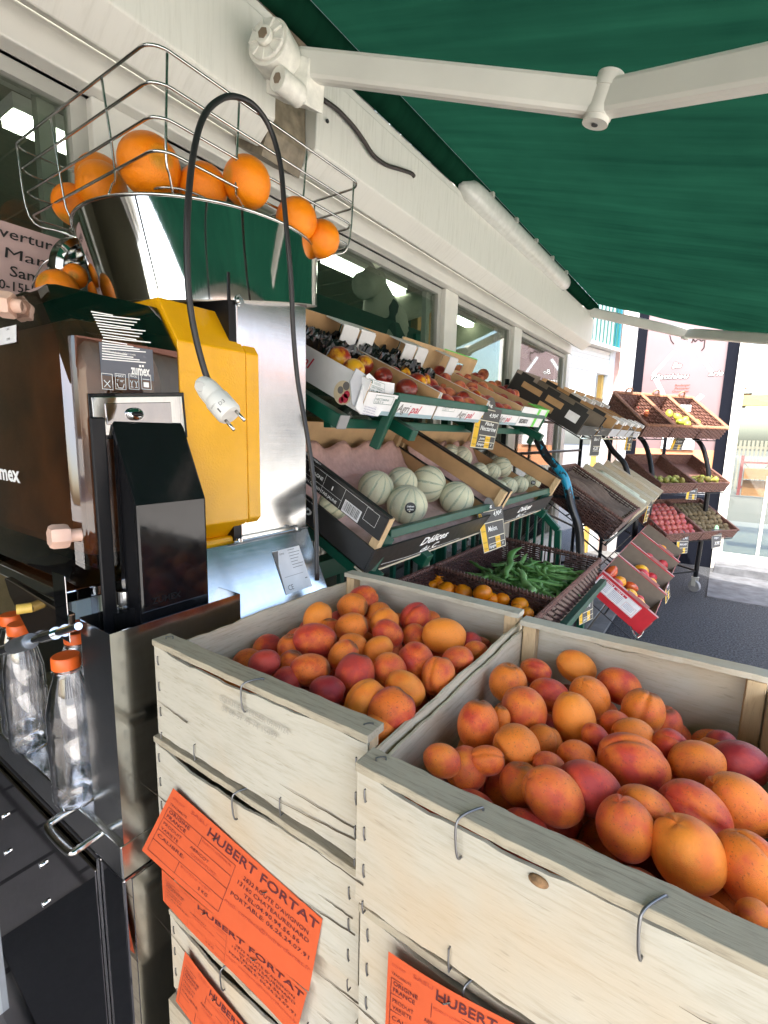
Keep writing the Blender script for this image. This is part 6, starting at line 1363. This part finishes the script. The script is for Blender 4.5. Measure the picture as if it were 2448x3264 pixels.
# lower row: mango / tomato boxes
t = NT('red_mango'); M['mango'] = fruit_mat('mango_skin', (.55,.10,.02), (.42,.015,.015), .4, .6, .25, None, 0, 0, .3, None, 0, .4); M['mangoy'] = fruit_mat('yellow_mango_skin', (.80,.42,.02), (.72,.26,.01), .4, .6, .3, None, 0, 0, .2, None, 0, .3)
mg1 = fruit_mesh('mango', M['mango'], (.8,.8,1.35), 0, 0, 20, 14, .02, 1); mg2 = fruit_mesh('mango_yellow', M['mangoy'], (.9,.9,1.08), 0, 0, 20, 14, .02, 2); mg3 = fruit_mesh('mango_pink', fruit_mat('pink_red_skin', (.50,.05,.05), (.40,.02,.03), .4, .6, .35), (.92,.92,1.05), 0, 0, 20, 14, .02, 3)
for k, (y, L) in enumerate(((2.655, 'nearest red printed mango box with a white address panel'), (3.10, 'second mango box, with a yellow and red fruit'), (3.56, 'third mango box, almost empty'), (4.02, 'farthest mango box, under the apples'))):
    O = V(-.255, y, -.965); ww = .43; b = carton('mango_box', O, Y_*ww, vl*.33, wl, .085, .125, .10, ('cardred', 'cardtaupe'), L, 'fruit box', 'mango boxes on the lowest wire shelf')
    m = MB(); m.box(O+wl*.125-Y_*.001, vl*.33, wl*.002, Y_*.022); m.box(O+vl*.06+wl*.127-Y_*.001, vl*.12, wl*.014, Y_*.004); obj('top_edge', m, plain('pale_pink_print', (.40,.17,.16), .5), b)
    fN = lambda a, c_, O=O: O+vl*(.33-a)+wl*c_-Y_*.0008
    if k == 0:
        m = MB(); rectf(m, fN, .01, .035, .25, .112); lb = obj('address_panel', m, M['paper'], b); fM = lambda a, c_, O=O: O+vl*(.33-a)+wl*c_-Y_*.0014
        m = MB(); framef(m, fM, .012, .037, .248, .110, .0012); rectf(m, fM, .02, .098, .09, .110); rectf(m, fM, .095, .094, .17, .106); framef(m, fM, .178, .045, .240, .085, .001); obj('red_print', m, M['inkred'], lb)
        m = MB(); 
        for i in range(6): linef(m, fM, [(.022, .092-.008*i), (.085, .092-.008*i)], .0016); linef(m, fM, [(.097, .086-.008*i), (.16, .086-.008*i)], .0016)
        for i in range(4): linef(m, fM, [(.183, .078-.007*i), (.232, .078-.007*i)], .0014)
        obj('blue_print', m, M['inkblue'], lb); m = MB(); f5 = lambda a, c_, O=O: O+vl*(.33-a)+wl*c_-Y_*.0018; text(m, 'CAT EXTRA', f5, .024, .1005, .007, .06, bold=.02); text(m, 'CAT II', f5, .11, .0965, .007, .04, bold=.02); obj('white_print', m, M['chalk'], lb)
q7 = lambda x, y: (1780+x*.36168, 1380+y*.36168)
for k, ((x, y), wd, lab, me, tl) in enumerate((((455,1240),50,'glossy red tilted mango at the back left of the nearest box',mg1,50),((390,1275),44,'pink-red round fruit under the tilted one',mg3,0),((535,1310),40,'yellow fruit behind the pink one',mg2,0),((495,1340),48,'pinkish fruit left of the big red mango',mg3,0),((675,1358),72,'big shiny red mango lying across the nearest box',mg1,-20),((632,1425),42,'golden fruit below the big red mango',mg2,-20),((700,1470),36,'dull red fruit at the box front corner',mg3,0),((700,1500),42,'yellow fruit nearest the front corner',mg2,-30),
   ((725,1215),44,'yellow topped fruit in the second box',mg2,0),((730,1250),44,'red fruit in the second box',mg3,0),((812,1275),36,'smaller red fruit in the second box',mg3,0),((810,1318),34,'orange red fruit at the second box front',mg2,0),
   ((790,1095),30,'dark red fruit in the third box',mg3,0),((915,1160),38,'red fruit at the third box front',mg3,30),((690,1030),26,'dark fruit in the shade of the third box',mg3,0),((915,1015),26,'yellow fruit in the farthest box',mg2,0),((970,1050),24,'red fruit at the front of the farthest box',mg3,0),((775,940),22,'dark red fruit deep in the farthest box',mg3,0))):
    px, py = q7(x, y); P_ = pP(px, py, V(-.255, 3, -.965)+wl*.04, wl); dp = depth(P_); r = wd*dp/FPX/2; lim = .052 if me is mg1 else .045; r = min(r, lim)/(1.12 if me is mg1 else 1); place('mango', me, P_, r, lab, 'mango', 'mangoes on the lowest wire shelf', rot=scr_rot(tl, k*50))

# ================================================================== FAR BLACK RACK (turned 34 degrees)
QF = pY(2330, 1695, 5.3); dF = V(math.sin(R_(34)), math.cos(R_(34)), 0); nF = V(math.cos(R_(34)), -math.sin(R_(34)), 0)
def onF(x, y, off=0): Q = QF+nF*off; return pP(x, y, Q, nF)
def F(s, n, z): p = QF+dF*s+nF*n; return V(p.x, p.y, z)
fr2 = thing('black_rack', F(-.4, -.4, G), 'black bowed tube rack on casters in front of the bakery window', 'rack')
for s_ in (-.80, -.10):
    m = MB(); m.tube(bez([F(s_, -.56, .20), F(s_, -.42, .06), F(s_, -.30, -.04), F(s_, -.22, -.22), F(s_, -.19, -.40), F(s_, -.19, -.8), F(s_, -.20, -1.26)], 6), .02, 12); obj('bowed_tube', m, M['black'], fr2, smooth=True)
    m = MB(); m.tube([F(s_, -.68, -1.3), F(s_, -.68, .25)], .016, 10); obj('rear_upright', m, M['black'], fr2, smooth=True)
    for n_ in (-.20, -.68):
        m = MB(); c = F(s_, n_, G+.055); m.cyl(c-dF*.013, c+dF*.013, .055, 24); cs_ = obj('caster_wheel', m, M['grey'], fr2, smooth=True, auto=40); m = MB(); m.box(c-dF*.02-nF*.02+V(0,0,.0), nF*.04, V(0,0,.085), dF*.003); m.box(c+dF*.018-nF*.02, nF*.04, V(0,0,.085), dF*.003); m.box(c-dF*.022-nF*.025+V(0,0,.085), nF*.05, dF*.044, V(0,0,.004)); obj('caster_fork', m, M['alugrey'], cs_)
m = MB(); m.tube([F(-.8, -.20, G+.20), F(-.1, -.20, G+.20)], .010, 8); m.tube([F(-.1, -.20, G+.2), F(-.1, -.68, G+.22)], .010, 8); obj('brace', m, M['black'], fr2)
tf = R_(30); vf = V(-nF.x*math.cos(tf), -nF.y*math.cos(tf), math.sin(tf)); wf = V(nF.x*math.sin(tf), nF.y*math.sin(tf), math.cos(tf))
shelf_wires(fr2, F(-.93, -.25, .005), dF*.93, vf*.45, wf, 10, .03, r=.003)
shelf_wires(fr2, F(-.83, -.12, -.455), dF*.83, vf*.45, wf, 10, .03, r=.003)
shelf_wires(fr2, F(-.86, .0, -.85), dF*.88, vf*.45, wf, 10, .03, r=.003)
for k, (s0, L, hd) in enumerate(((-.95, 'first brown handled basket with two red fruits', True), (-.62, 'brown handled basket of green lemons', True), (-.29, 'tan handled basket in the full sun', True))):
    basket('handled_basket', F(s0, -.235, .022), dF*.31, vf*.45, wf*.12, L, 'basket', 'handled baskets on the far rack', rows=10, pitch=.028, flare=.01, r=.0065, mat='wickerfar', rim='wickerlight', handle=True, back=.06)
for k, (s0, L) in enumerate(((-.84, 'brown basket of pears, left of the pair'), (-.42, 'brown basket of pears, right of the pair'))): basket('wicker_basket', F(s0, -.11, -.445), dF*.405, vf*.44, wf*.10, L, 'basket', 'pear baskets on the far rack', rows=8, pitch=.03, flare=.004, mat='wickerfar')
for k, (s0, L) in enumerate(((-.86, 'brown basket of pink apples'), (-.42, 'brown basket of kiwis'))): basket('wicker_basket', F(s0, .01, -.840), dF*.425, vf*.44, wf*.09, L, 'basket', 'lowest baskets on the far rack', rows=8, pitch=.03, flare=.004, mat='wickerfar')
m = MB(); P = [onF(x, y, -.42) for x, y in ((2166,1290),(2203,1291),(2201,1312),(2164,1311))]; m.prism(P, nF*.002); lt = obj('basket_label', m, M['paper'], None); tag(lt, 'white handwritten tag on the lemon basket', 'label')
m = MB(); f = lambda a, b: P[3]+(P[2]-P[3])*a+(P[0]-P[3])*b+nF*.0032; text(m, 'citron', f, .15, .3, .4, .7, bold=.02, shear=.3); obj('handwriting', m, M['ink'], lt)
M['kiwi'] = fruit_mat('kiwi_skin', (.105,.075,.035), (.15,.115,.06), .4, .6, .8, None, 0, 30, .3); M['apple'] = fruit_mat('pink_apple_skin', (.33,.045,.05), (.40,.10,.08), .4, .62, .3, (.50,.30,.10), .5, 0, .3); M['pear'] = fruit_mat('pear_skin', (.23,.27,.04), (.30,.25,.07), .4, .6, .5, (.16,.11,.03), .5); M['lemon'] = fruit_mat('green_lemon_skin', (.42,.50,.05), (.52,.55,.06), .4, .6, .4)
kiw = fruit_mesh('kiwi', M['kiwi'], (.85,.85,1.1), 0, .02, 16, 12, .015, 1); app = fruit_mesh('apple', M['apple'], (1,1,.9), 0, .14, 18, 12, .015, 2); lem = fruit_mesh('lemon', M['lemon'], (.85,.85,1.1), 0, 0, 16, 12, .01, 3, point=.15)
mb = MB(); mb.lathe((0,0,0), Z_, [(.05,-1.0),(.5,-.95),(.85,-.65),(.95,-.3),(.82,.1),(.5,.5),(.33,.85),(.25,1.15),(.08,1.28),(.03,1.5)], 16); per = bpy.data.meshes.new('pear'); per.from_pydata(mb.v, [], mb.f); per.update(); [setattr(p, 'use_smooth', True) for p in per.polygons]; per.materials.append(M['pear'])
def heap(nm, me, s0, s1, n0, zb, rows, cols, r, cat, grp, slope=.03, lim=.40, names=''):
    for i in range(rows):
        for j in range(cols):
            s = s0+(s1-s0)*(j+.5+(.5*(i % 2)-.25))/cols; vv = .03+lim*(i+.3)/rows; P_ = F(s, n0, zb)+vf*vv+wf*(r*1.1+slope*(1-abs(2*i/rows-1))+random.uniform(0, .006))
            place(nm, me, P_, r*random.uniform(.92, 1.06), '%s, %s from the left in the %s row from the front' % (names, ORD[j], ORD[i]), cat, grp)
heap('kiwi', kiw, -.40, .0, .01, -.835, 8, 7, .030, 'kiwi', 'kiwis in the lowest basket', .035, .40, 'brown kiwi')
heap('apple', app, -.85, -.45, .01, -.835, 7, 6, .035, 'apple', 'pink apples in the lowest basket', .035, .40, 'pink red apple')
for b0, nmn in ((-.82, 'left'), (-.40, 'right')):
    for i in range(3):
        for j in range(4):
            P_ = F(b0+.05+.09*j, -.10, -.44)+vf*(.04+.055*i)+wf*(.040+.02*(i == 1)); place('pear', per, P_, .030, 'yellow-green pear, %s from the left in the %s row of the %s pear basket' % (ORD[j], ORD[i], nmn), 'pear', 'pears in the %s basket' % nmn)
for k, ((x, y), lab) in enumerate((((2133,1318),'green lemon highest in its basket'),((2160,1330),'green lemon second from the top'),((2183,1340),'lemon in the middle of the heap'),((2200,1335),'largest lemon, right side'),((2190,1352),'front lemon of the heap'),((2218,1347),'rightmost lemon in the handled basket'),((2170,1345),'lemon peeping out at the left'))): P_ = pP(x, y, F(-.4, -.235, .02)+wf*.095, wf); place('lemon', lem, P_, .036, lab, 'lemon', 'green lemons in the handled basket')
for k, ((x, y), lab) in enumerate((((2043,1300),'upper red fruit in the first handled basket'),((2065,1318),'lower red fruit in the first handled basket'))): P_ = pP(x, y, F(-.8, -.235, .02)+wf*.07, wf); place('peach', pea[k], P_, .036, lab, 'peach', 'red fruits in the handled basket')

# ================================================================== PRICE SIGNS
sign(((1522,1290),(1600,1308),(1571,1435),(1496,1427)), 1.545, [('4,90€',.55,.77,.10,.36), ('Pêche', .45,.57,.08,.35), ('Nectarine', .30,.44,.11,.62), ('Jaune', .33,.22,.06,.22), ('Espagne', .27,.08,.06,.30), ('I', .84,.08,.05,.05)], 'slate price sign for nectarines, hanging from the green top rail')
sign(((1518,1629),(1601,1612),(1613,1739),(1542,1766)), 1.50, [('4,90€',.62,.80,.11,.33), ('Melon.', .33,.46,.12,.38), ('Espagne', .27,.08,.07,.30), ('II', .84,.08,.05,.06)], 'slate price sign for melons, hanging from the green middle rail')
sign(((1844,1892),(1890,1868),(1890,1972),(1845,1994)), 2.02, [('6,90',.55,.80,.10,.35), ('FÈVE', .28,.44,.12,.55), ('BIOT', .30,.06,.07,.45)], 'slate price sign for broad beans at the corner of the bean basket')
sign(((1890,1355),(1922,1357),(1908,1454),(1877,1455)), 2.62, [('2kg',.25,.80,.10,.5), ('Bio I', .3,.5,.10,.5), ('4,20', .3,.2,.1,.5)], 'grey price sign with a green clip on the chrome rail', tabcol='greenplastic', yellow=False)
sign(((2002,1367),(2021,1368),(2010,1437),(1988,1436)), 3.5, [('I', .5,.46,.10,.2), ('1,95', .3,.8,.08,.5)], 'narrow slate price sign further along the chrome rail')
sign(((2154,1382),(2190,1380),(2172,1436),(2133,1434)), 4.45, [('Citron', .3,.46,.12,.5), ('3,50', .5,.8,.1,.35)], 'slate price sign under the lemon basket')
sign(((2194,1539),(2225,1539),(2219,1593),(2184,1592)), 4.25, [('Poire', .3,.46,.12,.5), ('3,90', .5,.8,.1,.35)], 'slate price sign on the pear baskets')
sign(((2158,1707),(2196,1707),(2190,1763),(2154,1767)), 4.12, [('PINK LADY', .26,.46,.10,.66), ('2,95', .5,.8,.1,.4)], 'slate price sign for the pink apples')
sign(((2268,1687),(2301,1687),(2297,1743),(2268,1749)), 4.25, [('Kiwi', .25,.8,.12,.5), ('Origine: I', .25,.5,.1,.5), ('3,90', .3,.2,.12,.5)], 'slate price sign with pale green clip on the kiwi basket', tabcol='greenplastic', yellow=False)
sign(((2069,1586),(2080,1590),(2062,1662),(2049,1669)), 3.5, [('2,20', .3,.5,.1,.5)], 'narrow price sign seen edge-on at the leek trays', tab=False)
sign(((2120,1828),(2131,1827),(2136,1901),(2120,1928)), 3.35, [('Mangue', .2,.5,.1,.6)], 'narrow price sign seen edge-on beside the mango boxes', tab=False)

# ================================================================== INSIDE THE SHOP
def tube_lamp(c0, c1_, L):
    m = MB(); c0, c1_ = Vector(c0), Vector(c1_); d = c1_-c0; m.box(c0+V(0,0,.03), d, V(.12,0,0), V(0,0,.05)); h = obj('ceiling_lamp', m, M['white'], None); tag(h, L, 'lamp', 'fluorescent lamps inside the shop')
    m = MB(); m.box(c0+V(.02,0,0), d, V(.08,0,0), V(0,0,.028)); obj('tube', m, M['tubelight'], h); return h
M['tubelight'] = emis('tube_glow', (.95,1,.88), 3.2)
def inx(x, y, X): return pX(x, y, X)
a = inx(1015, 840, -2.1); b = inx(1255, 945, -2.1); tube_lamp((a.x, a.y, a.z), (b.x, b.y, a.z), 'glowing ceiling tube seen above the plush cow')
a = inx(1400, 1010, -2.3); b = inx(1480, 1040, -2.3); tube_lamp((a.x, a.y, a.z), (b.x, b.y, a.z), 'glowing lamp seen through the middle window')
a = inx(55, 435, -2.2); tube_lamp((a.x, a.y-.05, a.z), (a.x, a.y+.35, a.z), 'bright lamp seen through the left window behind the basket')
gc = thing('green_cupboard', (-1.9, 3.0, G), 'tall dark green cupboard inside the shop with a plush cow on top', 'cupboard')
p = inx(1130, 1085, -1.62); q = inx(1345, 1040, -1.62)
m = MB(); m.bx(-2.2, -1.62, p.y-.5, q.y, G+.05, q.z-.03); obj('body', m, plain('dark_green_cupboard_paint', (.004,.035,.022), .5), gc)
m = MB(); m.bx(-1.62, -1.60, q.y-.10, q.y-.02, G+.1, q.z-.06); obj('edge_trim', m, M['green_slat'], gc)
# plush cow
c = ray(1215, 1010)*(depth(V(-1.75, inx(1215, 1010, -1.75).y, inx(1215, 1010, -1.75).z))); c = inx(1215, 1010, -1.75)
t = NT('cow_plush'); v = t.coord(); t.set(t.ramp(t.noise(v, 7, 1, .4), [(.52, (.50,.50,.42)), (.54, (.03,.03,.035))], 'CONSTANT'), .9); M['cow'] = t.m
cow = thing('plush_cow', c-V(0,0,.12), 'white plush cow with dark patches sitting on the green cupboard', 'plush toy')
s = .155
m = MB(); rings = []
def blob(P, R, n=18): mm = MB(); mm.tube(bez(P, 6), [float(np.interp(i/(6*(len(P)-1)), [j/(len(R)-1) for j in range(len(R))], R)) for i in range(6*(len(P)-1)+1)], n); return mm
m = blob([c+V(0,.16,-.20), c+V(0,.10,-.12), c+V(0,.03,-.02), c+V(0,-.03,.09), c+V(0,-.055,.155), c+V(0,-.065,.20)], [.02,.13,.14,.09,.065,.055]); m.tube(bez([c+V(.02,.02,.0), c+V(.10,-.06,-.08), c+V(.13,-.10,-.16)], 5), .04, 12); m.tube(bez([c+V(.02,.12,-.1), c+V(.12,.10,-.16), c+V(.18,.06,-.19)], 5), .045, 12)
obj('body', m, M['cow'], cow, smooth=True)
m = blob([c+V(0,-.02,.21), c+V(0,-.07,.185), c+V(0,-.13,.15), c+V(0,-.19,.125), c+V(0,-.205,.12)], [.02,.078,.075,.07,.035]); hd = obj('head', m, plain('cream_plush', (.50,.50,.42), .9), cow, smooth=True)
for dx, dy in ((.05, .0), (-.03, .0)): m = blob([c+V(dx,-.03,.23), c+V(dx*1.3,-.05,.29), c+V(dx*1.2,-.06,.33)], [.012,.022,.006], 10); obj('ear', m, plain('cream_plush', (.5,.5,.42), .9), hd, smooth=True)
m = MB(); m.ball(c+V(.06,-.12,.19), .010, 10, 8); obj('eye', m, M['black'], hd, smooth=True)
# white hood / pipe fitting and shelf behind the cow
m = MB(); m.cyl(inx(1225, 1000, -2.0), inx(1350, 965, -2.0), .09, 24); tag(obj('ventilation_duct', m, plain('cream_duct', (.42,.42,.34), .5), smooth=True), 'cream round duct inside the shop behind the plush cow', 'duct')
# goods glimpsed inside
dsk = thing('counter', (-1.75, 1.6, G), 'low dark counter with shelves inside the shop', 'counter'); zt = -.02
m = MB(); m.bx(-2.3, -1.45, .9, 4.4, G+.05, -.10); obj('body', m, plain('counter_brown', (.07,.045,.03), .5), dsk)
rnd = random.Random(9); cols = ['cardred', 'paper', 'card', 'paper', 'board', 'inkgreen', 'paper', 'cardred', 'tealpaint']
for k in range(20):
    y = 1.0+k*.17; h = rnd.uniform(.10, .22); wdt = rnd.uniform(.05, .12); cl = cols[k % 9]; m = MB(); m.bx(-1.60, -1.50, y, y+wdt, -.10, -.10+h)
    tag(obj('grocery_packet', m, M[cl], None, bevel=.004), 'packet of groceries on the counter inside the shop', 'packet', 'grocery packets on the counter')
bd = pX(1440, 1380, XG-.02); m = MB(); m.bx(XG-.15, XG-.14, 2.45, 3.05, -.32, -.02); wb = tag(obj('window_board', m, M['cardwhite'], None), 'white printed board standing inside the middle window', 'sign')
a = inx(1406, 1394, XG-.136); b = inx(1443, 1392, XG-.136); m = MB(); text(m, 'TANE', lambda p_, q_: V(XG-.136, p_, q_), a.y, a.z-.005, .052, b.y-a.y, bold=.02); obj('lettering', m, M['ink'], wb)
m = MB(); P = [inx(x, y, XG-.03) for x, y in ((1160,802),(1245,842),(1198,855))]; m.prism(P, V(-.001,0,0)); tag(obj('net_curtain', m, plain('sheer_cream_cloth', (.45,.47,.38), .8)), 'small cream triangle of lace hanging at the window top', 'curtain')
for k, y in enumerate((2.9, 3.3, 3.7)):
    m = MB(); m.bx(-4.4, -4.0, y*1.0-2.2, y-1.9, G+.05, .6+.1*k); tag(obj('storage_shelf', m, (M['board'], M['cardpale'], M['grey'])[k]), ('brown shelf unit deep inside the shop', 'pale shelf unit deep inside the shop', 'grey shelf unit deep inside the shop')[k], 'shelf unit')

# ================================================================== lift the world so that the ground is at z = 0
for o in list(bpy.context.scene.objects):
    if o.parent is None: o.location.z += CAM_Z
